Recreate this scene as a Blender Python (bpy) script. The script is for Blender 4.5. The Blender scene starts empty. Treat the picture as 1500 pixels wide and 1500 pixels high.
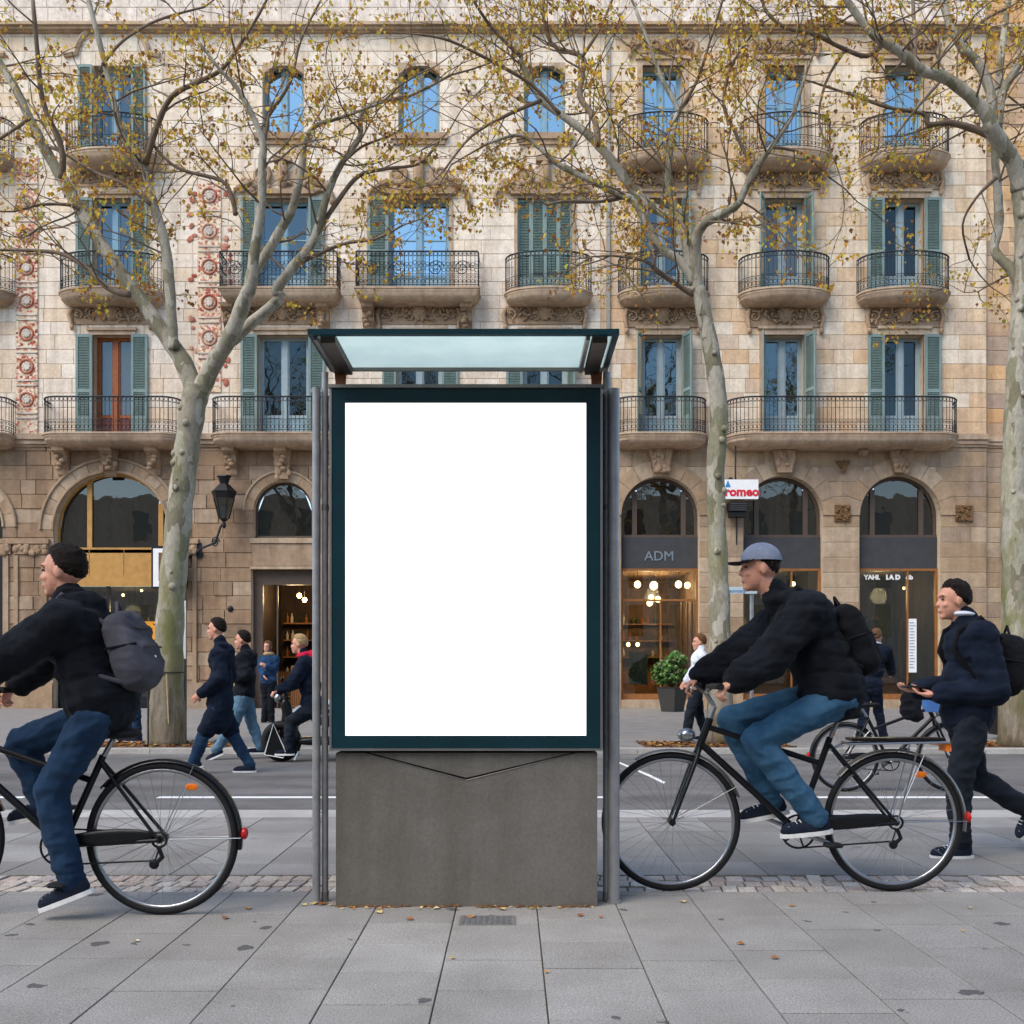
import bpy, bmesh, math, random
import numpy as np
from mathutils import Vector, Matrix, noise

# ------------------------------------------------------------------ camera, sky, sun, exposure
sc = bpy.context.scene
COL = sc.collection
F = 1500.0            # focal length in photograph pixels
HY, CX, CH = 980.0, 750.0, 1.2
cam_d = bpy.data.cameras.new('camera'); cam = bpy.data.objects.new('camera', cam_d); COL.objects.link(cam)
cam.location = (0, 0, CH); cam.rotation_euler = (math.radians(90), 0, 0)
cam_d.sensor_width = 36; cam_d.sensor_fit = 'HORIZONTAL'; cam_d.lens = 36 * F / 1500
cam_d.shift_y = (HY - 750) / 1500
cam_d.clip_start = 0.05; cam_d.clip_end = 2000
sc.camera = cam

SUN_EL, SUN_AZ = math.radians(48), math.radians(225)     # sun from behind the camera, to its left
w = bpy.data.worlds.new('World'); sc.world = w; w.use_nodes = True
wn = w.node_tree.nodes; wl = w.node_tree.links
sky = wn.new('ShaderNodeTexSky'); sky.sky_type = 'NISHITA'; sky.sun_disc = False
sky.sun_elevation = SUN_EL; sky.sun_rotation = SUN_AZ
sky.air_density = 1.0; sky.dust_density = .3; sky.ozone_density = .6
wl.new(sky.outputs[0], wn['Background'].inputs[0]); wn['Background'].inputs[1].default_value = 0.09
sd = bpy.data.lights.new('sun', 'SUN'); sd.energy = 1.3; sd.angle = math.radians(44); sd.color = (1.0, 0.91, 0.80)
sun = bpy.data.objects.new('sun', sd); COL.objects.link(sun)
sdir = Vector((math.sin(SUN_AZ) * math.cos(SUN_EL), math.cos(SUN_AZ) * math.cos(SUN_EL), math.sin(SUN_EL)))
sun.rotation_euler = sdir.to_track_quat('Z', 'Y').to_euler(); sun.location = sdir * 60
sc.view_settings.view_transform = 'Standard'; sc.view_settings.look = 'None'
sc.view_settings.gamma = 1.0; sc.view_settings.use_curve_mapping = False
sc.view_settings.exposure = 1.6
sc.cycles.max_bounces = 5; sc.cycles.diffuse_bounces = 3; sc.cycles.glossy_bounces = 3; sc.cycles.transmission_bounces = 4; sc.cycles.transparent_max_bounces = 8
sc.cycles.use_adaptive_sampling = True; sc.cycles.adaptive_threshold = .02; sc.cycles.use_denoising = True

R = random.Random(7)

def at(px, py, d, w=0.0):
    """point of the place seen at photograph pixel (px, py), d metres away; w shifts it in depth"""
    return Vector(((px - CX) * d / F, d + w, CH + (HY - py) * d / F))

# ------------------------------------------------------------------ mesh helpers
class MB:
    def __init__(s): s.v = []; s.f = []; s.m = []
    def add(s, vs, fs, m=0):
        o = len(s.v); s.v += [tuple(p) for p in vs]; s.f += [tuple(i + o for i in f) for f in fs]; s.m += [m] * len(fs)
    def box(s, x0, x1, y0, y1, z0, z1, m=0):
        s.add([(x0,y0,z0),(x1,y0,z0),(x1,y1,z0),(x0,y1,z0),(x0,y0,z1),(x1,y0,z1),(x1,y1,z1),(x0,y1,z1)],
              [(0,3,2,1),(4,5,6,7),(0,1,5,4),(1,2,6,5),(2,3,7,6),(3,0,4,7)], m)
    def prism(s, poly, y0, y1, m=0):
        """poly: (x, z) points counter-clockwise seen from the street; extruded from y0 (front) to y1"""
        n = len(poly)
        vs = [(x, y0, z) for x, z in poly] + [(x, y1, z) for x, z in poly]
        s.add(vs, [tuple(range(n)), tuple(range(2*n-1, n-1, -1))] + [(i, i+n, (i+1) % n + n, (i+1) % n) for i in range(n)], m)
    def prismz(s, poly, z0, z1, m=0):
        n = len(poly)
        vs = [(x, y, z0) for x, y in poly] + [(x, y, z1) for x, y in poly]
        s.add(vs, [tuple(range(n-1, -1, -1)), tuple(range(n, 2*n))] + [(i, (i+1) % n, (i+1) % n + n, i+n) for i in range(n)], m)
    def tube(s, pts, rad, n=8, m=0, closed=False, cap=True):
        pts = [Vector(p) for p in pts]; k = len(pts)
        if not hasattr(rad, '__len__'): rad = [rad] * k
        t0 = (pts[1] - pts[0]).normalized()
        ref = Vector((0,0,1)) if abs(t0.z) < .9 else Vector((0,1,0))
        u = t0.cross(ref).normalized(); o = len(s.v)
        for i in range(k):
            if closed: t = pts[(i+1) % k] - pts[i-1]
            elif i == 0: t = pts[1] - pts[0]
            elif i == k-1: t = pts[-1] - pts[-2]
            else: t = pts[i+1] - pts[i-1]
            if t.length < 1e-9: t = t0
            t.normalize(); u = (u - t * u.dot(t))
            if u.length < 1e-6: u = t.orthogonal()
            u.normalize(); v = t.cross(u)
            for j in range(n):
                a = 2 * math.pi * j / n
                s.v.append(tuple(pts[i] + (u * math.cos(a) + v * math.sin(a)) * rad[i]))
        e = k if closed else k - 1
        for i in range(e):
            for j in range(n):
                a, b = o + i*n + j, o + i*n + (j+1) % n
                c, dd = o + ((i+1) % k)*n + (j+1) % n, o + ((i+1) % k)*n + j
                s.f.append((a, b, c, dd)); s.m.append(m)
        if cap and not closed:
            s.f.append(tuple(o + j for j in range(n-1, -1, -1))); s.m.append(m)
            s.f.append(tuple(o + (k-1)*n + j for j in range(n))); s.m.append(m)
    def ring(s, c, rad, r, axis='y', n=24, k=6, m=0, a0=0, a1=2*math.pi):
        c = Vector(c); P = []; full = abs(a1 - a0) > 6.28
        for i in range(n if full else n + 1):
            a = a0 + (a1 - a0) * i / n; co, si = math.cos(a) * rad, math.sin(a) * rad
            P.append(c + (Vector((co, 0, si)) if axis == 'y' else Vector((co, si, 0)) if axis == 'z' else Vector((0, co, si))))
        s.tube(P, r, k, m, closed=full)
    def ell(s, c, r, ax=None, nu=12, nv=8, m=0, p=1.0):
        """ellipsoid (p = 1) or rounded box (p < 1); ax: three axis vectors"""
        c = Vector(c); ax = ax or (Vector((1,0,0)), Vector((0,1,0)), Vector((0,0,1)))
        pw = lambda t: math.copysign(abs(t) ** p, t)
        vs = []
        def pt(th, ph):
            return c + ax[0]*(r[0]*pw(math.cos(ph))*pw(math.cos(th))) + ax[1]*(r[1]*pw(math.cos(ph))*pw(math.sin(th))) + ax[2]*(r[2]*pw(math.sin(ph)))
        vs.append(pt(0, -math.pi/2))
        for i in range(1, nv):
            for j in range(nu): vs.append(pt(2*math.pi*j/nu, -math.pi/2 + math.pi*i/nv))
        vs.append(pt(0, math.pi/2)); L = len(vs) - 1; fs = []
        for j in range(nu):
            fs.append((0, 1 + (j+1) % nu, 1 + j)); fs.append((L, L - nu + j, L - nu + (j+1) % nu))
            for i in range(nv - 2):
                a = 1 + i*nu + j; b = 1 + i*nu + (j+1) % nu
                fs.append((a, b, b + nu, a + nu))
        s.add(vs, fs, m)
    def cone(s, p0, p1, r0, r1, n=12, m=0):
        """rounded cone: two spheres and the cone between them"""
        p0, p1 = Vector(p0), Vector(p1)
        s.ell(p0, (r0,)*3, nu=n, nv=8, m=m); s.ell(p1, (r1,)*3, nu=n, nv=8, m=m)
        if (p1 - p0).length > 1e-4: s.tube([p0, p1], [r0, r1], n, m)
    def mesh(s, name, org=(0,0,0)):
        me = bpy.data.meshes.new(name); o = Vector(org)
        me.from_pydata([(x - o.x, y - o.y, z - o.z) for x, y, z in s.v], [], s.f)
        return me
    def build(s, name, mat, parent=None, smooth=False, org=None, fix=False):
        """link as ONE mesh object. vertices are in world coordinates; the object sits at org"""
        if org is None: org = porg(parent)
        me = s.mesh(name, org)
        mats = mat if isinstance(mat, (list, tuple)) else [mat]
        for q in mats: me.materials.append(q)
        if len(mats) > 1: me.polygons.foreach_set('material_index', s.m)
        if fix:
            bm = bmesh.new(); bm.from_mesh(me); bmesh.ops.recalc_face_normals(bm, faces=bm.faces); bm.to_mesh(me); bm.free()
        if smooth: smooth_mesh(me, smooth if not isinstance(smooth, bool) else 40)
        return link(name, me, parent, org)

def smooth_mesh(me, deg):
    me.polygons.foreach_set('use_smooth', [True] * len(me.polygons))
    if deg < 180: me.set_sharp_from_angle(angle=math.radians(deg))

ORG = {}
def porg(parent): return Vector((0,0,0)) if parent is None else ORG[parent.name]
def link(name, me, parent=None, org=(0,0,0)):
    o = bpy.data.objects.new(name, me); COL.objects.link(o); org = Vector(org)
    o.location = org - porg(parent); o.parent = parent; ORG[o.name] = org
    return o
def tag(o, label=None, cat=None, group=None, kind=None):
    if label: o['label'] = label
    if cat: o['category'] = cat
    if group: o['group'] = group
    if kind: o['kind'] = kind
    return o
def thing(name, label, cat, loc, group=None):
    o = bpy.data.objects.new(name, None); COL.objects.link(o); o.location = loc; o.empty_display_size = .2
    ORG[o.name] = Vector(loc); return tag(o, label, cat, group)
def txt(name, body, size, loc, mat, parent, extrude=.004, rot=(math.pi/2, 0, 0), align='CENTER', bold=0.0):
    c = bpy.data.curves.new(name, 'FONT'); c.body = body; c.size = size; c.extrude = extrude; c.align_x = align; c.align_y = 'CENTER'
    c.offset = bold; c.resolution_u = 3; c.materials.append(mat)
    t = bpy.data.objects.new(name, c); COL.objects.link(t)
    me = bpy.data.meshes.new_from_object(t.evaluated_get(bpy.context.evaluated_depsgraph_get())); bpy.data.objects.remove(t)
    me.materials.clear(); me.materials.append(mat)
    o = bpy.data.objects.new(name, me); COL.objects.link(o); o.parent = parent
    o.location = Vector(loc) - porg(parent); o.rotation_euler = rot
    return o

# ------------------------------------------------------------------ materials (procedural)
def newmat(name):
    m = bpy.data.materials.new(name); m.use_nodes = True
    nt = m.node_tree; return m, nt, nt.nodes, nt.links, nt.nodes['Principled BSDF']
def S(c):  # sRGB 0..255 to linear
    return tuple(((x/255)/12.92 if x/255 <= .04045 else ((x/255 + .055)/1.055)**2.4) for x in c) + (1,)
def coords(nt, scale=(1,1,1), obj=False):
    n = nt.nodes; g = n.new('ShaderNodeTexCoord') if obj else n.new('ShaderNodeNewGeometry')
    mp = n.new('ShaderNodeMapping'); mp.inputs['Scale'].default_value = scale
    nt.links.new(g.outputs['Object' if obj else 'Position'], mp.inputs[0]); return mp.outputs[0]
def nz(nt, vec, scale, detail=4, rough=.55):
    t = nt.nodes.new('ShaderNodeTexNoise'); t.inputs['Scale'].default_value = scale
    t.inputs['Detail'].default_value = detail; t.inputs['Roughness'].default_value = rough
    nt.links.new(vec, t.inputs['Vector']); return t.outputs[0]
def ramp(nt, fac, stops, interp='LINEAR'):
    r = nt.nodes.new('ShaderNodeValToRGB'); r.color_ramp.interpolation = interp
    e = r.color_ramp.elements
    while len(e) < len(stops): e.new(.5)
    for k, (p, c) in zip(e, stops):
        k.position = p; k.color = c if len(c) == 4 else (*c, 1)
    nt.links.new(fac, r.inputs[0]); return r.outputs[0]
def mixc(nt, fac, a, b, mode='MIX'):
    x = nt.nodes.new('ShaderNodeMix'); x.data_type = 'RGBA'; x.blend_type = mode
    for sock, val in ((x.inputs[0], fac), (x.inputs[6], a), (x.inputs[7], b)):
        if hasattr(val, 'is_linked'): nt.links.new(val, sock)
        else: sock.default_value = val
    return x.outputs[2]
def bump(nt, h, bsdf, strength=.3, dist=.01):
    b = nt.nodes.new('ShaderNodeBump'); b.inputs['Strength'].default_value = strength; b.inputs['Distance'].default_value = dist
    nt.links.new(h, b.inputs['Height']); nt.links.new(b.outputs[0], bsdf.inputs['Normal'])
def piece_random(nt):
    """one random number for every separate piece: object number plus island number"""
    oi = nt.nodes.new('ShaderNodeObjectInfo'); g = nt.nodes.new('ShaderNodeNewGeometry')
    a = nt.nodes.new('ShaderNodeMath'); a.operation = 'ADD'; fr = nt.nodes.new('ShaderNodeMath'); fr.operation = 'FRACT'
    nt.links.new(oi.outputs['Random'], a.inputs[0]); nt.links.new(g.outputs['Random Per Island'], a.inputs[1])
    nt.links.new(a.outputs[0], fr.inputs[0]); return fr.outputs[0]

def stone(name, cols, rough_amp=.25, grain=18, dirt=.35, dirtcol=(60,48,38)):
    m, nt, n, l, b = newmat(name)
    k = len(cols); base = ramp(nt, piece_random(nt), [(i / k, S(c)) for i, c in enumerate(cols)], 'CONSTANT')
    p = coords(nt)
    big = nz(nt, p, .6, 5); fine = nz(nt, p, grain, 6, .7); mid = nz(nt, p, 4, 4)
    c = mixc(nt, 1.0, base, ramp(nt, fine, [(.25, (.78,.76,.74)), (.7, (1.06,1.05,1.04))]), 'MULTIPLY')
    c = mixc(nt, 1.0, c, ramp(nt, mid, [(.3, (.86,.84,.82)), (.65, (1.05,1.04,1.03))]), 'MULTIPLY')
    st = nz(nt, coords(nt, (2.6, 2.6, .16)), 1.6, 5, .6)                 # rain streaks
    c = mixc(nt, 1.0, c, ramp(nt, st, [(.32, (.80,.78,.76)), (.58, (1.03,1.03,1.03))]), 'MULTIPLY')
    d = n.new('ShaderNodeMath'); d.operation = 'MULTIPLY'; d.inputs[1].default_value = dirt
    l.new(ramp(nt, big, [(.48, (0,0,0)), (.75, (1,1,1))]), d.inputs[0])
    c = mixc(nt, d.outputs[0], c, S(dirtcol))
    l.new(c, b.inputs['Base Color']); b.inputs['Roughness'].default_value = .9; b.inputs['Specular IOR Level'].default_value = .15
    bump(nt, fine, b, rough_amp, .02); return m
def plain(name, c, rough=.6, metal=0, nscale=20, namp=.12, bmp=0.0, spec=.3):
    m, nt, n, l, b = newmat(name); p = coords(nt, obj=True); f = nz(nt, p, nscale, 4)
    col = S(c) if max(c[:3]) > 1.5 else (*c[:3], 1)
    lo = tuple(x * (1 - namp) for x in col[:3]); hi = tuple(min(1, x * (1 + namp)) for x in col[:3])
    l.new(ramp(nt, f, [(.3, lo), (.7, hi)]), b.inputs['Base Color'])
    b.inputs['Roughness'].default_value = rough; b.inputs['Metallic'].default_value = metal; b.inputs['Specular IOR Level'].default_value = spec
    if bmp: bump(nt, f, b, bmp, .01)
    return m
def emit(name, c, strength):
    m, nt, n, l, b = newmat(name); b.inputs['Base Color'].default_value = S(c)
    b.inputs['Emission Color'].default_value = S(c); b.inputs['Emission Strength'].default_value = strength; return m
def fabric(name, c, c2=None, scale=6, weave=260, rough=.92, bmp=.25, sheen=.03, crease=1.3):
    m, nt, n, l, b = newmat(name); p = coords(nt, obj=True)
    f = nz(nt, p, scale, 5); wv = nz(nt, p, weave, 2)
    a = S(c); bb = S(c2) if c2 else tuple(x * 1.5 for x in a[:3]) + (1,)
    col = ramp(nt, f, [(.35, a), (.7, bb)])
    col = mixc(nt, 1.0, col, ramp(nt, wv, [(.3, (.8,)*3), (.7, (1.15,)*3)]), 'MULTIPLY')
    l.new(col, b.inputs['Base Color']); b.inputs['Roughness'].default_value = rough
    b.inputs['Sheen Weight'].default_value = sheen; b.inputs['Specular IOR Level'].default_value = .08
    cr = n.new('ShaderNodeTexNoise'); cr.noise_type = 'RIDGED_MULTIFRACTAL'; cr.inputs['Scale'].default_value = 7; cr.inputs['Detail'].default_value = 3
    l.new(coords(nt, (1, 1, 1.9), True), cr.inputs['Vector'])
    h = n.new('ShaderNodeMath'); h.operation = 'MULTIPLY_ADD'; h.inputs[1].default_value = crease; l.new(cr.outputs[0], h.inputs[0]); l.new(wv, h.inputs[2])
    bump(nt, h.outputs[0], b, .55, .006); return m
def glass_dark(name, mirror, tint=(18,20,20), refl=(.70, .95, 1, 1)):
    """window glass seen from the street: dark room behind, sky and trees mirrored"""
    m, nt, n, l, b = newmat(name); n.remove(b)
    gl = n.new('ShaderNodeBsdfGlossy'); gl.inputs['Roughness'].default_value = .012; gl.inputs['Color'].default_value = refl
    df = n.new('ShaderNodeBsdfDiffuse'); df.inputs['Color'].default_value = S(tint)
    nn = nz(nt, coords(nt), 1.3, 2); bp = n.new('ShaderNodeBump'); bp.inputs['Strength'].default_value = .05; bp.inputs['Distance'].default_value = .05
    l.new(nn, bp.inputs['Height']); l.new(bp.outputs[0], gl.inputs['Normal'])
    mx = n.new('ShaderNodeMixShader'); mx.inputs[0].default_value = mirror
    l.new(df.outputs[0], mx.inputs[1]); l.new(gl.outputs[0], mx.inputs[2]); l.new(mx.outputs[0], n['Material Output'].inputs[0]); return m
def glass_clear(name, mirror=.16, tint=(200,205,200)):
    m, nt, n, l, b = newmat(name); n.remove(b)
    gl = n.new('ShaderNodeBsdfGlossy'); gl.inputs['Roughness'].default_value = .01
    tr = n.new('ShaderNodeBsdfTransparent'); tr.inputs['Color'].default_value = S(tint)
    mx = n.new('ShaderNodeMixShader'); mx.inputs[0].default_value = mirror
    l.new(tr.outputs[0], mx.inputs[1]); l.new(gl.outputs[0], mx.inputs[2]); l.new(mx.outputs[0], n['Material Output'].inputs[0]); return m

M = {}
M['stone_r'] = stone('stone_right', [(227,208,183),(222,196,164),(231,216,195),(219,188,154),(228,211,188),(216,194,171),(233,220,200),(223,202,175)], .15, 14, .12)
M['stone_l'] = stone('stone_left', [(235,222,205),(232,216,196),(237,226,211),(229,209,184),(234,219,201),(236,224,207)], .15, 14, .10)
M['stone_low'] = stone('stone_low', [(180,158,133),(172,148,121),(187,167,143),(168,144,118),(177,153,126),(166,146,126)], .25, 12, .25)
M['stone_rough'] = stone('stone_rough', [(168,145,122),(158,133,109),(177,156,134),(153,130,108),(164,138,112)], .9, 7, .35)
M['stone_e'] = stone('stone_end', [(214,176,132),(206,164,120),(204,178,150),(190,160,132),(180,158,140),(216,186,150)], .2, 14, .25)
M['mortar'] = stone('mortar', [(206,189,164)], .2, 20, .2)
M['mould'] = stone('moulding', [(196,174,150),(190,166,142)], .25, 10, .5)
M['carved'] = stone('carved_stone', [(176,150,124)], .5, 16, .6)
M['attic'] = stone('attic_plaster', [(226,216,206)], .1, 8, .15)
M['iron'] = plain('wrought_iron', (46,50,54), .6, .3, 30, .3)
M['shutter'] = plain('shutter_paint', (120,138,134), .7, 0, 8, .16)
M['shutter_slat'] = plain('shutter_slat_paint', (98,118,112), .75, 0, 8, .2)
M['frame_grey'] = plain('window_paint_grey', (150,166,170), .6, 0, 6, .1)
M['frame_blue'] = plain('window_paint_blue', (122,158,178), .6, 0, 6, .12)
M['frame_wood'] = plain('window_wood', (150,84,44), .5, 0, 14, .25)
M['wood_red'] = plain('red_brown_panel', (110,62,56), .6, 0, 14, .2)
M['panel_blue'] = plain('door_panel_blue', (140,166,176), .65, 0, 12, .15)
M['glass_top'] = glass_dark('glass_top', .55)
M['glass_mid'] = glass_dark('glass_mid', .14)
M['glass_curtain'] = glass_dark('glass_curtain', .08, (78,78,76))
M['glass_first'] = glass_dark('glass_first', .06)
M['glass_low'] = glass_dark('glass_low', .10, (24,24,23), (1, .95, .86, 1))
M['glass_shop'] = glass_clear('glass_shop', .12)
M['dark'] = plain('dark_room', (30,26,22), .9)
# ------------------------------------------------------------------ ground
def slab_mat(name, cols, speck=260, stains=0.0, bmp=.25, tracks=False):
    m, nt, n, l, b = newmat(name); p = coords(nt)
    k = len(cols); base = ramp(nt, piece_random(nt), [(i / k, S(c)) for i, c in enumerate(cols)], 'CONSTANT')
    sp = nz(nt, p, speck*.55, 3, .9); md = nz(nt, p, 2.2, 5); fn = nz(nt, p, 40, 4)
    c = mixc(nt, 1.0, base, ramp(nt, sp, [(.34, (.55,)*3), (.5, (1,)*3), (.66, (1.45,)*3)]), 'MULTIPLY')
    c = mixc(nt, 1.0, c, ramp(nt, md, [(.3, (.80,.79,.78)), (.7, (1.08,)*3)]), 'MULTIPLY')
    if tracks:
        c = mixc(nt, 1.0, c, ramp(nt, nz(nt, coords(nt, (.10, 1.7, 1)), 1.0, 5, .6), [(.35, (.80,)*3), (.62, (1.10,)*3)]), 'MULTIPLY')
        c = mixc(nt, 1.0, c, ramp(nt, nz(nt, coords(nt, (.6, .8, 1)), 1.0, 6, .7), [(.38, (.84,.83,.82)), (.6, (1.05,)*3)]), 'MULTIPLY')
    if stains:
        v = n.new('ShaderNodeTexVoronoi'); v.inputs['Scale'].default_value = 4.6; v.inputs['Randomness'].default_value = 1
        mp = coords(nt, (1, 1, 0)); dn = n.new('ShaderNodeMix'); dn.data_type = 'VECTOR'
        nzc = n.new('ShaderNodeTexNoise'); nzc.inputs['Scale'].default_value = 14; l.new(mp, nzc.inputs['Vector'])
        ad = n.new('ShaderNodeVectorMath'); ad.operation = 'MULTIPLY_ADD'; l.new(nzc.outputs[1], ad.inputs[0])
        ad.inputs[1].default_value = (.09, .09, 0); l.new(mp, ad.inputs[2]); l.new(ad.outputs[0], v.inputs['Vector'])
        # only some of the cells carry a blot, of differing size
        sep = n.new('ShaderNodeSeparateColor'); l.new(v.outputs['Color'], sep.inputs[0])
        mr = n.new('ShaderNodeMapRange'); mr.inputs[1].default_value = .38; mr.inputs[2].default_value = 1.0
        mr.inputs[3].default_value = 0.02; mr.inputs[4].default_value = .2; l.new(sep.outputs[0], mr.inputs[0])
        lt = n.new('ShaderNodeMath'); lt.operation = 'LESS_THAN'; l.new(v.outputs['Distance'], lt.inputs[0]); l.new(mr.outputs[0], lt.inputs[1])
        ml = n.new('ShaderNodeMath'); ml.operation = 'MULTIPLY'; ml.inputs[1].default_value = stains; l.new(lt.outputs[0], ml.inputs[0])
        c = mixc(nt, ml.outputs[0], c, S((62,62,64)))
    l.new(c, b.inputs['Base Color']); b.inputs['Roughness'].default_value = .85; b.inputs['Specular IOR Level'].default_value = .15
    bump(nt, fn, b, bmp, .004); return m
M['slab'] = slab_mat('granite_slab', [(152,148,142),(148,144,138),(155,151,145),(150,146,140),(146,142,136)], 240, .75)
M['paver'] = slab_mat('paver', [(148,144,139),(140,137,132),(152,149,144),(134,131,126)], 200, .35)
M['cobble'] = slab_mat('cobble', [(188,176,162),(172,160,148),(196,186,174),(178,162,150),(164,156,150)], 160, 0, .5)
M['kerb'] = slab_mat('kerb_stone', [(176,172,166),(168,165,160),(180,177,172)], 200, 0)
M['joint'] = slab_mat('joint_sand', [(112,98,80)], 120, 0)
M['asphalt'] = slab_mat('asphalt', [(114,112,110)], 320, .25, .6, True)
M['far_pave'] = slab_mat('far_pavement', [(136,132,128)], 180, .2)
M['soil'] = slab_mat('soil', [(110,84,62)], 60, 0, .9)
M['white_paint'] = plain('road_paint', (225,225,222), .8, 0, 30, .1)
M['steel'] = plain('brushed_steel', (150,152,154), .35, .85, 6, .12)

def struct(name, mb, mat, smooth=False): return tag(mb.build(name, mat, smooth=smooth), kind='structure')
g = MB(); g.box(-300, 300, -120, 400, -1.0, -.16); struct('ground', g, M['joint'])
RY0, RY1 = 8.75, 14.7
g = MB(); g.box(-60, 60, RY0, RY1, -.15, -.02); road = struct('road', g, M['asphalt'])
g = MB(); g.box(-60, 60, -30, RY0 - .01, -.15, -.012); pave = struct('pavement', g, M['joint'])
g = MB(); g.box(-60, 60, RY1 + .18, 31.5, -.15, .05); farp = struct('far_pavement', g, M['far_pave'])
# lane paint
for i, (x0, x1) in enumerate(((-9.6, -4.62), (-3.36, .9), (2.9, 7.0))):
    g = MB(); g.box(x0, x1, 9.66, 9.78, -.0185, -.016); g.build('lane_line', M['white_paint'], road)
g = MB()
pl = [at(905, 1060, 13.5), at(955, 1093, 11.7), at(975, 1108, 11.0), at(972, 1112, 10.85), at(950, 1095, 11.6), at(902, 1062, 13.4)]
zz = -.016
for i in range(2):
    a, b_, c, d_ = pl[i], pl[i+1], pl[4-i], pl[5-i]
    g.add([(q.x, q.y, zz) for q in (d_, c, b_, a)], [(0, 1, 2, 3)])
g.build('worn_lane_line', M['white_paint'], road)

# unit slab with worn edge, shared by all pieces
def unit_slab(name, ch, mat):
    g = MB(); c = ch
    g.add([(-.5,-.5,-1),(.5,-.5,-1),(.5,.5,-1),(-.5,.5,-1),(-.5,-.5,-.12),(.5,-.5,-.12),(.5,.5,-.12),(-.5,.5,-.12),
           (-.5+c,-.5+c,0),(.5-c,-.5+c,0),(.5-c,.5-c,0),(-.5+c,.5-c,0)],
          [(0,1,5,4),(1,2,6,5),(2,3,7,6),(3,0,4,7),(4,5,9,8),(5,6,10,9),(6,7,11,10),(7,4,8,11),(8,9,10,11)])
    me = g.mesh(name); me.materials.append(mat); return me
def piece(name, me, parent, loc, scale, rz=0.0, tilt=0.0):
    o = bpy.data.objects.new(name, me); COL.objects.link(o); o.parent = parent
    o.location = Vector(loc) - porg(parent); o.scale = scale; o.rotation_euler = (R.uniform(-tilt, tilt), R.uniform(-tilt, tilt), rz); return o
us = unit_slab('slab', .006, M['slab']); up = unit_slab('paver', .008, M['paver']); uc = unit_slab('cobble', .1, M['cobble']); uk = unit_slab('kerb_stone', .01, M['kerb'])
xs = -3.52
while xs < 3.5:                                   # large granite slabs round the display
    wd = .405; y = 5.52; y -= R.uniform(.05, .42)
    y0 = 5.52
    while y0 > 2.75:
        piece('slab', us, pave, (xs + wd/2, (y + y0)/2, R.uniform(-.0012, .0012)), (wd - .006, y0 - y - .006, .012), 0, .0012)
        y0 = y; y -= R.choice((.40, .40, .40, .60))
    xs += wd
xs = -5.0
while xs < 5.0:                                   # smaller slabs beyond the cobbles
    wd = .5; y0 = 5.975; y = y0 + R.uniform(.2, .6)
    while y0 < 8.27:
        y = min(y, 8.285)
        if y - y0 > .05: piece('paver', up, pave, (xs + wd/2, (y + y0)/2, 0), (wd - .008, y - y0 - .007, .012), 0, .001)
        y0 = y; y += .6
    xs += wd
k = 0
for row in range(3):                              # cobbled strip
    x = -3.75 + R.uniform(0, .05)
    while x < 3.75:
        wd = R.uniform(.075, .11)
        piece('cobble', uc, pave, (x + wd/2 + row*.012, 5.60 + row*.145, R.uniform(-.006, .002)), (wd - .012, .132, .02), R.uniform(-.10, .02) - .05, .05)
        x += wd; k += 1
x = -5.6
while x < 5.6:                                    # pale flush kerb along the road
    piece('kerb_stone', uk, pave, (x + .5, 8.515, 0), (.992, .43, .014)); x += 1.0
g = MB(); g.box(-60, 60, RY1, RY1 + .17, -.15, .03)
kerb = struct('kerb', g, M['joint'])
x = -9.2
while x < 9.2:
    piece('kerb_stone', uk, kerb, (x + .5, RY1 + .088, .058), (.99, .18, .09)); x += 1.0
# bed of leaf litter under the trees
g = MB(); pits = ((-5.4, 2.4), (3.05, 2.2), (7.6, 2.4))
for cx, wd in pits: g.box(cx - wd/2, cx + wd/2, RY1 + .2, RY1 + 1.35, .0, .058)
tag(g.build('tree_soil', M['soil']), kind='structure')
M['litter'] = stone('leaf_litter', [(150,104,60),(126,84,50),(168,126,72),(110,70,44),(176,140,84)], .3, 20, .2)
def leaf_shape(g, c, u, v, nrm, s, m=0):
    """one plane-tree leaf: five lobes, creased along its rib"""
    P = [(0,-.55),(.30,-.35),(.55,.02),(.28,.12),(.22,.42),(0,.62),(-.22,.42),(-.28,.12),(-.55,.02),(-.30,-.35)]
    vs = [c + (u*a + v*b)*s + nrm*(abs(a)*.35*s) for a, b in P] + [c + v*(.05*s)]
    n = len(P); g.add(vs, [(n, i, (i+1) % n) for i in range(n)], m)
g = MB()
for cx, wd in pits:
    for i in range(420):
        c = Vector((cx + R.uniform(-.5, .5)*wd, RY1 + .2 + R.uniform(0, 1.1), .064 + R.uniform(0, .015)))
        a = R.uniform(0, 6.28); u = Vector((math.cos(a), math.sin(a), R.uniform(-.3, .3))); v = Vector((-math.sin(a), math.cos(a), R.uniform(-.3, .3)))
        leaf_shape(g, c, u, v, Vector((0,0,1)), R.uniform(.04, .08))
tag(g.build('leaf_litter', M['litter']), 'brown fallen leaves covering the soil round the trees', 'leaves', kind='stuff')
M['leaf_fallen'] = stone('fallen_leaf', [(214,180,90),(230,214,170),(196,140,70),(170,110,60),(224,200,130)], .2, 20, 0)
g = MB()
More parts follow.
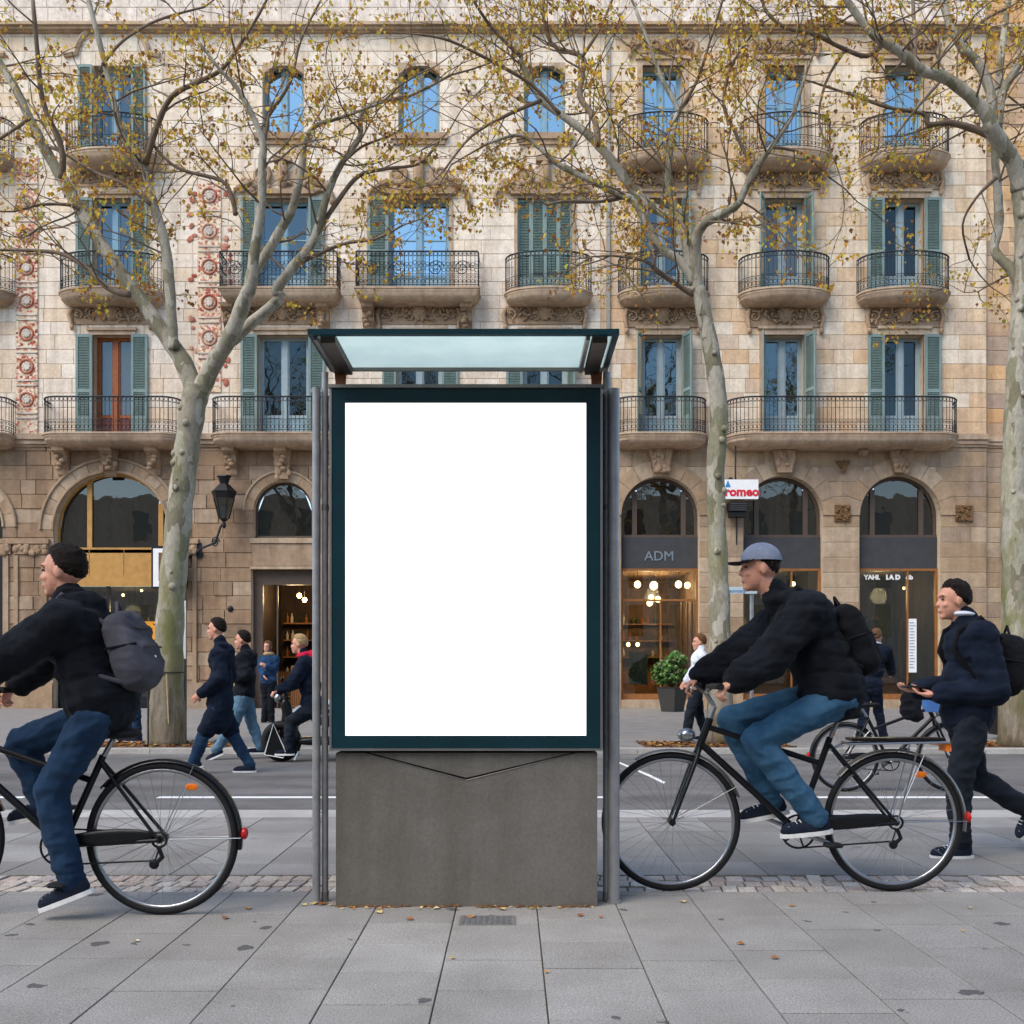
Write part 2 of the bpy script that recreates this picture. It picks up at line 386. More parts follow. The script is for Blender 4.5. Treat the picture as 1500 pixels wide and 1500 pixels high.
for px, py in ((600,1348),(663,1405),(69,1331),(218,1331),(200,1380),(1085,1384),(1410,1365),(1135,1405),(690,1345),(850,1342),(880,1345),(445,1327),(460,1325),(472,1326),(478,1324),(485,1327),(800,1425),(1160,1328),(1420,1331),(330,1346),(363,1332),(1000,1322),(555,1338),(735,1333),(640,1332),(780,1332)):
    d = 1.2*F/(py - HY); c = at(px, py, d); c.z = .006; a = R.uniform(0, 6.28)
    leaf_shape(g, c, Vector((math.cos(a), math.sin(a), .1)), Vector((-math.sin(a), math.cos(a), .05)), Vector((0,0,1)), R.uniform(.02, .045))
for i in range(46):
    c = Vector((R.uniform(-.9, .45), R.uniform(5.10, 5.16), .004)); a = R.uniform(0, 6.28)
    leaf_shape(g, c, Vector((math.cos(a), math.sin(a), .2)), Vector((-math.sin(a), math.cos(a), .2)), Vector((0,0,1)), R.uniform(.008, .022))
tag(g.build('fallen_leaves', M['leaf_fallen']), 'small dry leaves scattered on the grey slabs', 'leaves', kind='stuff')
g = MB(); a = at(671, 1356, 4.79); b_ = at(755, 1342, 4.97)
g.box(a.x, b_.x, a.y, b_.y, -.01, .004); cover = g.build('drain_cover', plain('cast_iron', (118,117,115), .8, .1, 40, .2, .3))
tag(cover, 'small rectangular metal cover set in the slabs before the display', 'drain cover')
g = MB()
for i in range(9):
    x = a.x + .012 + i*(b_.x - a.x - .024)/9; g.box(x, x + .017, a.y + .015, b_.y - .015, .0035, .0065)
g.build('rib', plain('worn_iron', (104,103,101), .8, .1, 40, .2), cover)

# ------------------------------------------------------------------ facades
Y0 = 30.0
fx = lambda px: (px - CX)/50.0
fz = lambda py: CH + (HY - py)/50.0
BASE = .05
ub = MB(); c = .015
ub.add([(-.5,.5,-.5),(.5,.5,-.5),(.5,.5,.5),(-.5,.5,.5),(-.5,-.2,-.5),(.5,-.2,-.5),(.5,-.2,.5),(-.5,-.2,.5),
        (-.5+c,-.5,-.5+c*2),(.5-c,-.5,-.5+c*2),(.5-c,-.5,.5-c*2),(-.5+c,-.5,.5-c*2)],
       [(0,1,5,4),(1,2,6,5),(2,3,7,6),(3,0,4,7),(4,5,9,8),(5,6,10,9),(6,7,11,10),(7,4,8,11),(8,9,10,11)])
BLK = {}
def block_mesh(mat):
    if mat.name not in BLK:
        me = ub.mesh('stone_block'); me.materials.append(mat); BLK[mat.name] = me
    return BLK[mat.name]

class Facade:
    def __init__(s, name, label, x0, x1, top, bandmats, Y=Y0):
        s.root = thing(name, label, 'building', ((x0 + x1)/2, Y, BASE)); s.x0, s.x1, s.top, s.Y = x0, x1, top, Y
        s.op = []; s.arch = []; s.bands = bandmats; s.keys = {BASE, top}; s.skip = []
    def rect(s, x0, x1, z0, z1, depth=.38): s.op.append((x0, x1, z0, z1, depth)); s.keys |= {z0, z1}
    def archo(s, cx, half, zs, zb, ring=.42, rise=None):
        rise = rise or half
        s.arch.append((cx, half, zs, rise, ring)); s.op.append((cx - half, cx + half, zb, zs + rise, .38)); s.keys |= {zb}
    def finish(s):
        g = MB(); Y = s.Y
        xs = sorted({s.x0, s.x1} | {a for o in s.op for a in o[:2] if s.x0 < a < s.x1}); zs = sorted({BASE, s.top} | {a for o in s.op for a in o[2:4]})
        for i in range(len(xs) - 1):
            j = 0
            while j < len(zs) - 1:
                def hole(j): return any(o[0] - 1e-4 <= xs[i] and xs[i+1] <= o[1] + 1e-4 and o[2] - 1e-4 <= zs[j] and zs[j+1] <= o[3] + 1e-4 for o in s.op)
                if hole(j): j += 1; continue
                k = j
                while k + 1 < len(zs) - 1 and not hole(k + 1): k += 1
                g.add([(xs[i],Y,zs[j]),(xs[i+1],Y,zs[j]),(xs[i+1],Y,zs[k+1]),(xs[i],Y,zs[k+1])], [(0,1,2,3)]); j = k + 1
        for x0, x1, z0, z1, dp in s.op:
            y1 = Y + dp
            g.add([(x0,Y,z0),(x0,y1,z0),(x0,y1,z1),(x0,Y,z1)], [(0,1,2,3)]); g.add([(x1,Y,z0),(x1,Y,z1),(x1,y1,z1),(x1,y1,z0)], [(0,1,2,3)])
            g.add([(x0,Y,z1),(x0,y1,z1),(x1,y1,z1),(x1,Y,z1)], [(0,1,2,3)]); g.add([(x0,Y,z0),(x1,Y,z0),(x1,y1,z0),(x0,y1,z0)], [(0,1,2,3)])
        for cx, h, zs_, rise, ring in s.arch:
            N = 20; A = [(cx + h*math.cos(math.pi*i/N), zs_ + rise*math.sin(math.pi*i/N)) for i in range(N + 1)]
            for i in range(N):      # spandrels between the curve and the square head of the opening
                (xa, za), (xb, zb) = A[i], A[i+1]; zt = zs_ + rise
                g.add([(xb,Y,zb),(xa,Y,za),(xa,Y,zt),(xb,Y,zt)], [(0,1,2,3)])
                g.add([(xa,Y,za),(xb,Y,zb),(xb,Y+.38,zb),(xa,Y+.38,za)], [(0,1,2,3)])
        # top and ends, so that the wall is a body
        g.add([(s.x0,Y,s.top),(s.x1,Y,s.top),(s.x1,Y+8,s.top),(s.x0,Y+8,s.top)], [(0,1,2,3)])
        g.add([(s.x0,Y,BASE),(s.x0,Y,s.top),(s.x0,Y+8,s.top),(s.x0,Y+8,BASE)], [(0,1,2,3)]); g.add([(s.x1,Y,BASE),(s.x1,Y+8,BASE),(s.x1,Y+8,s.top),(s.x1,Y,s.top)], [(0,1,2,3)])
        s.wall = g.build('wall', M['mortar'], s.root)
        # ashlar
        ks = sorted(s.keys); ks2 = [ks[0]]
        for q in ks[1:]:
            if q - ks2[-1] > .12: ks2.append(q)
        rows = []
        for a, b in zip(ks2, ks2[1:]):
            n = max(1, round((b - a)/.43)); rows += [(a + (b - a)*i/n, a + (b - a)*(i+1)/n) for i in range(n)]
        blocks = []
        for za, zb in rows:
            zm = (za + zb)/2; free = [(s.x0, s.x1)]
            cut = [(o[0], o[1]) for i, o in enumerate(s.op) if o[2] - .02 < zm < o[3] + .02 and not any(abs(a[0] - (o[0]+o[1])/2) < .01 and zm > a[2] and abs(o[3] - a[2] - a[3]) < .01 for a in s.arch)]
            for cx, h, zs_, rise, ring in s.arch:
                if zs_ < zm < zs_ + rise + ring*.55:
                    t = (max(za, zs_) - zs_)/(rise + ring*.55); hw = (h + ring*.55)*math.sqrt(max(0, 1 - t*t)); cut.append((cx - hw, cx + hw))
            cut += [(k[0], k[1]) for k in s.skip if k[2] < zm < k[3]]
            for a, b in cut:
                nf = []
                for p, q in free:
                    if b <= p or a >= q: nf.append((p, q)); continue
                    if a > p: nf.append((p, a))
                    if b < q: nf.append((b, q))
                free = nf
            mat = next(mm for lim, mm in s.bands if zm < lim)
            for p, q in free:
                x = p
                while q - x > .03:
                    wd = R.choice((.46, .6, .74, .9, .98)) * R.uniform(.92, 1.08)
                    if q - x - wd < .34: wd = q - x if q - x < 1.15 else (q - x)/2
                    blocks.append((x, x + wd, za, zb, mat)); x += wd
        blocks.sort(key=lambda b: -(b[1]-b[0])*(b[3]-b[2])*(1.25 if b[2] < 12 else 1))
        for x0, x1, za, zb, mat in blocks[:298]:
            o = bpy.data.objects.new('stone_block', block_mesh(mat)); COL.objects.link(o); o.parent = s.root
            o.location = Vector(((x0+x1)/2, s.Y - .0, (za+zb)/2)) - porg(s.root)
            rough = mat in (M['stone_rough'],)
            o.scale = (x1 - x0 - .012, .03 + (R.uniform(.0, .07) if rough else R.uniform(0, .006)), zb - za - .012)
        mats = []; g = MB()
        for x0, x1, za, zb, mat in blocks[298:]:
            if mat not in mats: mats.append(mat)
            sx, sy, sz = x1 - x0 - .012, .03 + (R.uniform(0, .07) if mat is M['stone_rough'] else R.uniform(0, .006)), zb - za - .012
            g.add([((x0+x1)/2 + a*sx, s.Y + b*sy, (za+zb)/2 + c*sz) for a, b, c in ub.v], ub.f, mats.index(mat))
        if g.v: tag(g.build('small_stone_blocks', mats, s.root), kind='stuff')

def surround(fc, x0, x1, z0, z1, wd=.14, proud=.07, mat=None):
    g = MB(); Y = fc.Y
    g.box(x0 - wd, x0, Y - proud, Y + .05, z0, z1 + wd); g.box(x1, x1 + wd, Y - proud, Y + .05, z0, z1 + wd); g.box(x0, x1, Y - proud - .004, Y + .05, z1, z1 + wd)
    g.box(x0 - wd - .05, x1 + wd + .05, Y - proud - .06, Y + .05, z1 + wd, z1 + wd + .08)
    g.build('window_surround', mat or M['mould'], fc.root)

SH = {}
def shutter_meshes():
    if SH: return SH
    g = MB(); st = .09                      # unit shutter: x 0..1 (0.6 m), z 0..1 (2.8 m), y thickness in metres
    W, H = 1.0, 1.0; sx, sz = .15, .028
    g.box(0, sx, -.02, .02, 0, H); g.box(W - sx, W, -.02, .02, 0, H)
    for z in (0, .43, H - sz): g.box(sx, W - sx, -.019, .019, z, z + sz*1.1)
    g.box(sx, W - sx, -.008, .008, 0.02, .20)
    me = g.mesh('shutter'); me.materials.append(M['shutter']); SH['frame'] = me
    g = MB()
    for a, b in ((.20, .43), (.462, H - sz)):
        n = int((b - a)/.0155)
        for i in range(n):
            z = a + (b - a)*(i + .5)/n
            g.add([(sx,-.014,z-.007),(W-sx,-.014,z-.007),(W-sx,.014,z+.007),(sx,.014,z+.007),(sx,-.011,z-.0095),(W-sx,-.011,z-.0095),(W-sx,.017,z+.0045),(sx,.017,z+.0045)],
                  [(0,1,2,3),(7,6,5,4),(0,4,5,1),(2,6,7,3)])
    me = g.mesh('louvre'); me.materials.append(M['shutter_slat']); SH['slat'] = me
    return SH
def shutter(fc, x, z0, wd, ht, ang, side, yo=None):
    """hinged at x; side -1 opens to the left of the opening, +1 to the right. ang 0 = flat on the wall"""
    sh = shutter_meshes(); o = bpy.data.objects.new('shutter', sh['frame']); COL.objects.link(o); o.parent = fc.root
    hinge_out = .075 if ang < .2 else .03
    o.location = Vector((x, fc.Y - (hinge_out if yo is None else yo), z0)) - porg(fc.root); o.rotation_euler = (0, 0, side*ang if side > 0 else -ang)
    o.scale = (side*wd, 1, ht)
    if side > 0: o.rotation_euler = (0, 0, -ang)
    else: o.rotation_euler = (0, 0, ang)
    s = bpy.data.objects.new('louvre', sh['slat']); COL.objects.link(s); s.parent = o; s['kind'] = 'stuff'

def window(fc, x0, x1, z0, z1, fmat, gmat, panel=.62, pmat=None, rec=.26, bars=0, arched=0):
    """two-leaved french window set back in its opening"""
    Y = fc.Y + rec; g = MB(); t = .075; cx = (x0 + x1)/2
    g.box(x0, x0 + t, Y, Y + .09, z0, z1); g.box(x1 - t, x1, Y, Y + .09, z0, z1); g.box(x0 + t, x1 - t, Y + .002, Y + .09, z1 - t*1.3, z1)
    g.box(cx - .075, cx + .075, Y - .025, Y + .085, z0, z1 - t*1.3); g.box(x0 + t, x1 - t, Y + .003, Y + .088, z0, z0 + .09)
    for a, b in ((x0 + t, cx - .075), (cx + .075, x1 - t)):
        g.box(a, a + .045, Y + .012, Y + .08, z0 + .09, z1 - t*1.3); g.box(b - .045, b, Y + .012, Y + .08, z0 + .09, z1 - t*1.3)
        if panel: g.box(a + .045, b - .045, Y + .014, Y + .08, z0 + panel, z0 + panel + .08)
        for k in range(bars):
            zz = z0 + panel + (z1 - z0 - panel)*(k + 1)/(bars + 1); g.box(a + .045, b - .045, Y + .016, Y + .07, zz - .02, zz + .02)
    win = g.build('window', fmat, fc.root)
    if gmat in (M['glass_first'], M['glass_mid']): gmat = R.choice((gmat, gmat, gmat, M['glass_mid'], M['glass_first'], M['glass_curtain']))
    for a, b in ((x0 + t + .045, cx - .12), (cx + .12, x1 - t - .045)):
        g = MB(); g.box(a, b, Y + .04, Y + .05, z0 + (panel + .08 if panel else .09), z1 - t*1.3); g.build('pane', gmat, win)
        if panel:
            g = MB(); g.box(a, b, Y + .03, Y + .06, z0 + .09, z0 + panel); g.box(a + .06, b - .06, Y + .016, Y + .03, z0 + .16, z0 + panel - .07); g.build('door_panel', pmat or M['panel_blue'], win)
    g = MB(); g.box(x0, x1, Y + .3, Y + .34, z0, z1); g.build('curtain', M['dark'], win)  # dark sheet closing the void behind the panes, in place of an unlit room
    return win

def plan(kind, x0, x1, dep, Y, rad=.35):
    cx, h = (x0 + x1)/2, (x1 - x0)/2
    if kind == 'bow': return [(cx - h*math.cos(math.pi*i/24), Y - .1 - (dep - .1)*math.sin(math.pi*i/24)**.8) for i in range(25)]
    r = min(rad, dep*.9); P = [(x0, Y)]
    for i in range(7): a = math.pi + math.pi/2*i/6; P.append((x0 + r + r*math.cos(a), Y - dep + r + r*math.sin(a)))
    n = 10
    for i in range(1, n): P.append((x0 + r + (x1 - x0 - 2*r)*i/n, Y - dep))
    for i in range(7): a = -math.pi/2 + math.pi/2*i/6; P.append((x1 - r + r*math.cos(a), Y - dep + r + r*math.sin(a)))
    return P + [(x1, Y)]
def resample(P, step):
    P = [Vector((*p, 0)) for p in P]; L = [0]
    for a, b in zip(P, P[1:]): L.append(L[-1] + (b - a).length)
    n = max(2, round(L[-1]/step)); out = []; k = 0
    for i in range(n + 1):
        s = L[-1]*i/n
        while k < len(P) - 2 and L[k+1] < s: k += 1
        t = (s - L[k])/max(1e-6, L[k+1] - L[k]); out.append(P[k].lerp(P[k+1], t))
    return out
def balcony(fc, kind, px0, px1, pytop, dep, rail_px=52, rad=.35, ornate=False, thick=1.0, brackets=(), corbel=None):
    Yf = fc.Y - dep; k = Yf/F
    x0 = (px0 - CX)*k if kind != 'bow' else (px0 - CX)*(fc.Y - dep*.45)/F; x1 = (px1 - CX)*k if kind != 'bow' else (px1 - CX)*(fc.Y - dep*.45)/F
    zt = CH + (HY - pytop)*k; P = plan(kind, x0, x1, dep, fc.Y, rad); cx, h = (x0 + x1)/2, (x1 - x0)/2
    prof = [(0, 0), (0, -.05), (.035, -.07), (.035, -.11), (.06, -.14), (.07, -.2), (.13, -.27), (.24, -.33), (.34, -.36)]
    g = MB(); n = len(P); vs = []
    for ins, z in prof:
        for x, y in P: vs.append((cx + (x - cx)*(1 - ins/h), fc.Y - (fc.Y - y)*(1 - ins*.8/dep), zt + z*thick))
    fs = [(j*n + i, (j+1)*n + i, (j+1)*n + i + 1, j*n + i + 1) for j in range(len(prof) - 1) for i in range(n - 1)]
    fs.append(tuple(range(n))); fs.append(tuple(range((len(prof) - 1)*n + n - 1, (len(prof) - 1)*n - 1, -1)))
    g.add(vs, fs); bal = g.build('balcony', M['mould'], fc.root, smooth=30, fix=True)
    # railing
    H = rail_px*k; ins = .05
    Q = [(cx + (x - cx)*(1 - ins/h), fc.Y - (fc.Y - y)*(1 - ins/dep)) for x, y in P]
    g = MB(); fine = resample(Q, .06)
    for z, r in ((H, .022), (H - .13, .009), (.06, .012), (H*.36, .009)): g.tube([(p.x, p.y, zt + z) for p in fine], r, 5)
    bars = resample(Q, .118)
    for i, p in enumerate(bars):
        g.tube([(p.x, p.y, zt), (p.x, p.y, zt + H)], .0085 if i % 6 else .013, 4, cap=False)
        if i < len(bars) - 1:
            q = bars[i+1]; t = (q - p); L = t.length; t.normalize(); m_ = (p + q)/2
            def circ(zc, r, rr, N=8): g.tube([(m_.x + t.x*r*math.cos(a), m_.y + t.y*r*math.cos(a), zt + zc + r*math.sin(a)) for a in [6.2832*j/N for j in range(N)]], rr, 3, closed=True)
            circ(H - .066, L*.42, .007)
            circ(.06 + (H*.36 - .06)*.32, L*.44, .008); circ(.06 + (H*.36 - .06)*.74, L*.34, .007)
            if ornate:
                for zc, r in ((H*.50, .055), (H*.66, .052), (H*.58, .03)): circ(zc + R.uniform(-.03, .03), r, .008)
    g.build('railing', M['iron'], bal)
    if ornate:
        for sx in (-1, 1):
            for q in range(2):
                g = MB(); cxx = cx + sx*h*(.3 + .42*q); pts = []
                for i in range(34):
                    a = i*.36; r = .24*(1 - i/38); pts.append((cxx + sx*r*math.cos(a), Yf + .045, zt + H*.52 + r*math.sin(a)))
                g.tube(pts, .012, 4); g.build('railing_scroll', M['iron'], bal)
    for bx in brackets:
        X = fx(bx); g = MB(); zb = zt - .36*thick + .02
        pr = [(fc.Y, zb), (fc.Y - dep*.62, zb), (fc.Y - dep*.60, zb - .12), (fc.Y - dep*.34, zb - .22), (fc.Y - dep*.30, zb - .45), (fc.Y - dep*.12, zb - .6), (fc.Y - dep*.1, zb - .74), (fc.Y, zb - .8)]
        n = len(pr); hw = .17
        g.add([(X - hw, y, z) for y, z in pr] + [(X + hw, y, z) for y, z in pr], [tuple(range(n)), tuple(range(2*n - 1, n - 1, -1))] + [(i, i + n, (i+1) % n + n, (i+1) % n) for i in range(n)])
        for q in range(5):
            g.ell((X + R.uniform(-.1, .1), fc.Y - dep*.3 - R.uniform(0, .1), zb - .16 - q*.11), (.09, .08, .07), nu=8, nv=6)
        g.build('bracket', M['carved'], bal, fix=True)
    return bal

def carved(fc, cx, zc, wd, ht, crest=True, name='carved_relief'):
    """relief of scrolls round a shell, with hanging drops"""
    g = MB(); Y = fc.Y - .03; rr = random.Random(int(cx*100) + int(zc*10))
    g.box(cx - wd*.5, cx + wd*.5, Y - .03, Y + .03, zc - ht*.5, zc + ht*.34)
    for sx in (-1, 1):
        for q, (ox, oz, r0) in enumerate(((.24, .05, .30), (.42, -.08, .22), (.12, -.15, .2))):
            pts = [(cx + sx*(ox*wd + r0*ht*(1 - i/30)*math.cos(.38*i + q)), Y - .05 - .03*math.sin(i*.5), zc + oz*ht + r0*ht*(1 - i/30)*math.sin(.38*i + q)) for i in range(28)]
            g.tube(pts, [.045*(1 - i/45) for i in range(28)], 6)
        g.tube([(cx + sx*wd*.5, Y - .07, zc + ht*.2), (cx + sx*wd*.53, Y - .09, zc - ht*.1), (cx + sx*wd*.5, Y - .08, zc - ht*.55)], [.06, .07, .05], 7)
        g.ell((cx + sx*wd*.5, Y - .08, zc - ht*.68), (.07, .07, .1), nu=8, nv=6)
    g.ell((cx, Y - .05, zc + .05*ht), (ht*.30, .13, ht*.42), nu=12, nv=8)
    for i in range(7):
        a = math.pi*(.1 + .8*i/6); g.tube([(cx, Y - .15, zc - ht*.2), (cx + ht*.30*math.cos(a), Y - .14, zc + ht*.42*math.sin(a))], [.02, .035], 5)
    for i in range(46):
        x = rr.gauss(0, .24)*wd; x = max(-.47*wd, min(.47*wd, x)); z = rr.uniform(-.42, .36)*ht*(1 - .5*abs(x)/wd)
        a = rr.uniform(0, 3.14); u = Vector((math.cos(a), 0, math.sin(a))); v = Vector((-math.sin(a), 0, math.cos(a)))
        g.ell((cx + x, Y - .05 - rr.uniform(0, .05), zc + z), (rr.uniform(.05, .11), rr.uniform(.02, .04), .05), (u, v, Vector((0,1,0))), 7, 5)
    return g.build(name, M['carved'], fc.root, smooth=60)

def voussoirs(fc, cx, half, zs, rise, ring, n, mat, proud=.045, zb=None):
    for i in range(n):
        a0, a1 = math.pi*i/n + .004, math.pi*(i+1)/n - .004; P = []
        ro = lambda a: (cx + (half + ring)*math.cos(a), zs + (rise + ring)*math.sin(a)); ri = lambda a: (cx + half*math.cos(a), zs + rise*math.sin(a))
        st = 3; P = [ri(a0 + (a1 - a0)*k/st) for k in range(st, -1, -1)] + [ro(a0 + (a1 - a0)*k/st) for k in range(st + 1)]
        g = MB(); g.prism(P, fc.Y - proud - R.uniform(0, .006), fc.Y + .1); g.build('arch_stone', mat, fc.root, fix=True)

def arch_window(fc, cx, half, zs, zsill, rise, fmat, gmat, mull=(), rec=.3, t=.09):
    """arched fanlight with upright mullions; returns the frame"""
    Y = fc.Y + rec; g = MB(); N = 20
    out = [(cx + half*math.cos(math.pi*i/N), zs + rise*math.sin(math.pi*i/N)) for i in range(N + 1)]
    inn = [(cx + (half - t)*math.cos(math.pi*i/N), zs + (rise - t)*math.sin(math.pi*i/N)) for i in range(N + 1)]
    for i in range(N): g.prism([inn[i+1], inn[i], out[i], out[i+1]], Y, Y + .1)
    g.box(cx - half, cx - half + t, Y + .001, Y + .1, zsill, zs); g.box(cx + half - t, cx + half, Y + .001, Y + .1, zsill, zs); g.box(cx - half, cx + half, Y - .04, Y + .1, zsill - .12, zsill + .04)
    top = lambda x: zs + (rise - t)*math.sqrt(max(0, 1 - ((x - cx)/(half - t))**2))
    for m_ in mull: g.box(m_ - .07, m_ + .07, Y - .02, Y + .095, zsill + .04, top(m_) - .005)
    fr = g.build('arched_window', fmat, fc.root, fix=True)
    ed = [cx - half + t] + sorted(mull) + [cx + half - t]
    for a, b in zip(ed, ed[1:]):
        a2 = a + (.07 if a in mull else 0); b2 = b - (.07 if b in mull else 0)
        P = [(a2, zsill + .04), (b2, zsill + .04)] + [(b2 + (a2 - b2)*i/8, top(b2 + (a2 - b2)*i/8)) for i in range(9)]
        g = MB(); g.prism(P, Y + .045, Y + .055); g.build('pane', gmat, fr, fix=True)
    return fr
# ------------------------------------------------------------------ the three houses
Z1, Z2, Z3 = 8.0, 12.13, 16.14                    # balcony floors
T1, T2, T3 = fz(491), fz(291), fz(97)
TOP = 24.0
M['wood_yellow'] = plain('yellow_wood', (184,138,74), .55, 0, 5, .14, .05)
M['wood_brown'] = plain('brown_wood', (140,92,50), .5, 0, 9, .2, .05)
M['bronze'] = plain('bronze_frame', (92,78,68), .5, .3, 8, .12)
M['fascia'] = plain('grey_fascia', (62,62,64), .7, 0, 4, .12)
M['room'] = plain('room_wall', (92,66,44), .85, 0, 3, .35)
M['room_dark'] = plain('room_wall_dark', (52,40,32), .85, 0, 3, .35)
M['globe'] = emit('lamp_globe', (255,214,150), 9)
M['bulb'] = emit('small_bulb', (255,196,110), 14)
M['black'] = plain('black_paint', (26,26,28), .45, 0, 12, .2)
M['white'] = plain('white_enamel', (232,232,230), .4, 0, 12, .04)
M['letter_white'] = plain('white_letter', (226,226,222), .6)
M['letter_orange'] = plain('orange_letter', (226,150,40), .5)
M['letter_red'] = plain('red_letter', (206,40,60), .5)
M['letter_blue'] = plain('blue_letter', (40,130,190), .5)
M['letter_grey'] = plain('grey_letter', (120,132,140), .5)

def mosaic_mat():
    m, nt, n, l, b = newmat('mosaic'); p = coords(nt)
    v = n.new('ShaderNodeTexVoronoi'); v.inputs['Scale'].default_value = 16; l.new(p, v.inputs['Vector'])
    sep = n.new('ShaderNodeSeparateColor'); l.new(v.outputs['Color'], sep.inputs[0])
    big = nz(nt, p, 7, 3)
    a = ramp(nt, sep.outputs[0], [(0, S((206,180,150))), (.3, S((222,206,182))), (.5, S((190,150,110))), (.62, S((182,104,84))), (.9, S((214,190,150)))], 'CONSTANT')
    c = mixc(nt, ramp(nt, big, [(.55, (0,0,0)), (.66, (1,1,1))]), a, S((214,196,172)))
    l.new(c, b.inputs['Base Color']); b.inputs['Roughness'].default_value = .6; bump(nt, v.outputs['Distance'], b, .5, .01); return m
M['mosaic'] = mosaic_mat()
M['mosaic_red'] = stone('mosaic_red', [(172,92,74),(186,108,86),(160,82,70)], .5, 30, .6, (220,196,170))
M['mosaic_white'] = stone('mosaic_white', [(220,210,196)], .4, 30, .3, (120,110,110))
def mosaic_strip(fc, px0, px1, py0, py1, step=48):
    x0, x1, z0, z1 = fx(px0), fx(px1), fz(py1), fz(py0); Y = fc.Y - .05; g = MB(); g.box(x0, x1, Y, fc.Y + .02, z0, z1)
    st = g.build('mosaic_strip', M['mosaic'], fc.root); cx, rw = (x0 + x1)/2, (x1 - x0)*.36; z = z1 - .35; h = step/50
    while z > z0 + .2:
        g = MB(); g.ring((cx, Y - .01, z), rw*.84, rw*.13, n=20, k=6); 
        for i in range(12):
            a = R.uniform(0, 6.28); q = R.uniform(1.15, 1.5)*rw; g.ell((cx + max(-rw*1.2, min(rw*1.2, q*math.cos(a))), Y, z + q*math.sin(a)), (R.uniform(.02, .06), .014, R.uniform(.02, .05)), nu=6, nv=4)
        ro = g.build('mosaic_rosette', M['mosaic_red'], st)
        g = MB(); g.ell((cx, Y - .005, z), (rw*.5, .04, rw*.5), nu=10, nv=6)
        for i in range(8): g.ell((cx + rw*.38*math.cos(i*math.pi/4), Y - .03, z + rw*.38*math.sin(i*math.pi/4)), (.04, .02, .04), nu=6, nv=4)
        g.build('rosette_centre', M['mosaic_white'], ro)
        if z - h > z0: 
            g = MB(); g.box(x0 + .02, x1 - .02, Y - .03, Y + .01, z - h/2 - .09, z - h/2 - .05); g.box(x0 + .02, x1 - .02, Y - .03, Y + .01, z - h/2 + .05, z - h/2 + .09); g.build('mosaic_band', M['mosaic_white'], st)
        z -= h
def string_course(fc, z0, z1, proud=.16, gaps=()):
    g = MB(); Y = fc.Y; xs = [fc.x0] + [v for q in gaps for v in q] + [fc.x1]
    for a, b in zip(xs[::2], xs[1::2]):
        h = z1 - z0; g.box(a, b, Y - proud, Y + .02, z0 + h*.55, z1); g.box(a + .002, b - .002, Y - proud*.7, Y + .02, z0 + h*.2, z0 + h*.55); g.box(a, b, Y - proud*.4, Y + .02, z0, z0 + h*.2)
    g.build('string_course', M['mould'], fc.root)
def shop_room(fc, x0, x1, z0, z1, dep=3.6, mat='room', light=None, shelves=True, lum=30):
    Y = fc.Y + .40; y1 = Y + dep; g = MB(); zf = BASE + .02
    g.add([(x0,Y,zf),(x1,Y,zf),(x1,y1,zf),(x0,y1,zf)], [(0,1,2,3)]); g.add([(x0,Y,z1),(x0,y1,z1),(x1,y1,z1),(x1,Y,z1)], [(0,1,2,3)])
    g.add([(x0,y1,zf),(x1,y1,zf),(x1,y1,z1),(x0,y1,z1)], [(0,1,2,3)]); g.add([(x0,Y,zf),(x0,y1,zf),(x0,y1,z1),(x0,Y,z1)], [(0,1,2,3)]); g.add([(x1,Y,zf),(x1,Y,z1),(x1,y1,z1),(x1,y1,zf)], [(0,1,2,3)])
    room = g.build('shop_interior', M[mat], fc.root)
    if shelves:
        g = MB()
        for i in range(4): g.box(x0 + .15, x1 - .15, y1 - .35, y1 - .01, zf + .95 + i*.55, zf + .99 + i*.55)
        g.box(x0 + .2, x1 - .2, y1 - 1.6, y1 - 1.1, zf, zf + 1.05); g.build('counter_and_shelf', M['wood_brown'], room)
        for i in range(4):
            x = x0 + .25
            while x < x1 - .3:
                h = R.uniform(.18, .36); r_ = R.uniform(.035, .06); g = MB(); z = zf + .99 + i*.55; yy = y1 - .18
                g.tube([(x,yy,z),(x,yy,z+h*.6),(x,yy,z+h*.75),(x,yy,z+h)], [r_, r_, r_*.4, r_*.35], 7)
                g.build('bottle', R.choice((M['bottle_a'], M['bottle_b'], M['bottle_c'])), room); x += R.uniform(.14, .3)
    if light:
        for (lx, lz, ly, r_) in light:
            g = MB(); g.ell((lx, Y + ly, lz), (r_, r_, r_*1.1), nu=12, nv=8); g.build('pendant_lamp', M['globe' if r_ > .08 else 'bulb'], room, smooth=180)
            g = MB(); g.tube([(lx, Y + ly, lz + r_), (lx, Y + ly, z1)], .008, 5); g.build('lamp_cord', M['black'], room)
        ld = bpy.data.lights.new('lamp_light', 'POINT'); ld.energy = lum; ld.color = (1, .74, .42); ld.shadow_soft_size = .25
        lo = bpy.data.objects.new('lamp_light', ld); COL.objects.link(lo); lo.parent = room; a = light[0]; lo.location = Vector(((x0 + x1)/2, Y + 1.3, z1 - .7)) - porg(room)
    return room
M['bottle_a'] = plain('bottle_green', (40,60,40), .2); M['bottle_b'] = plain('bottle_amber', (150,90,40), .2); M['bottle_c'] = plain('bottle_pale', (190,180,160), .25)

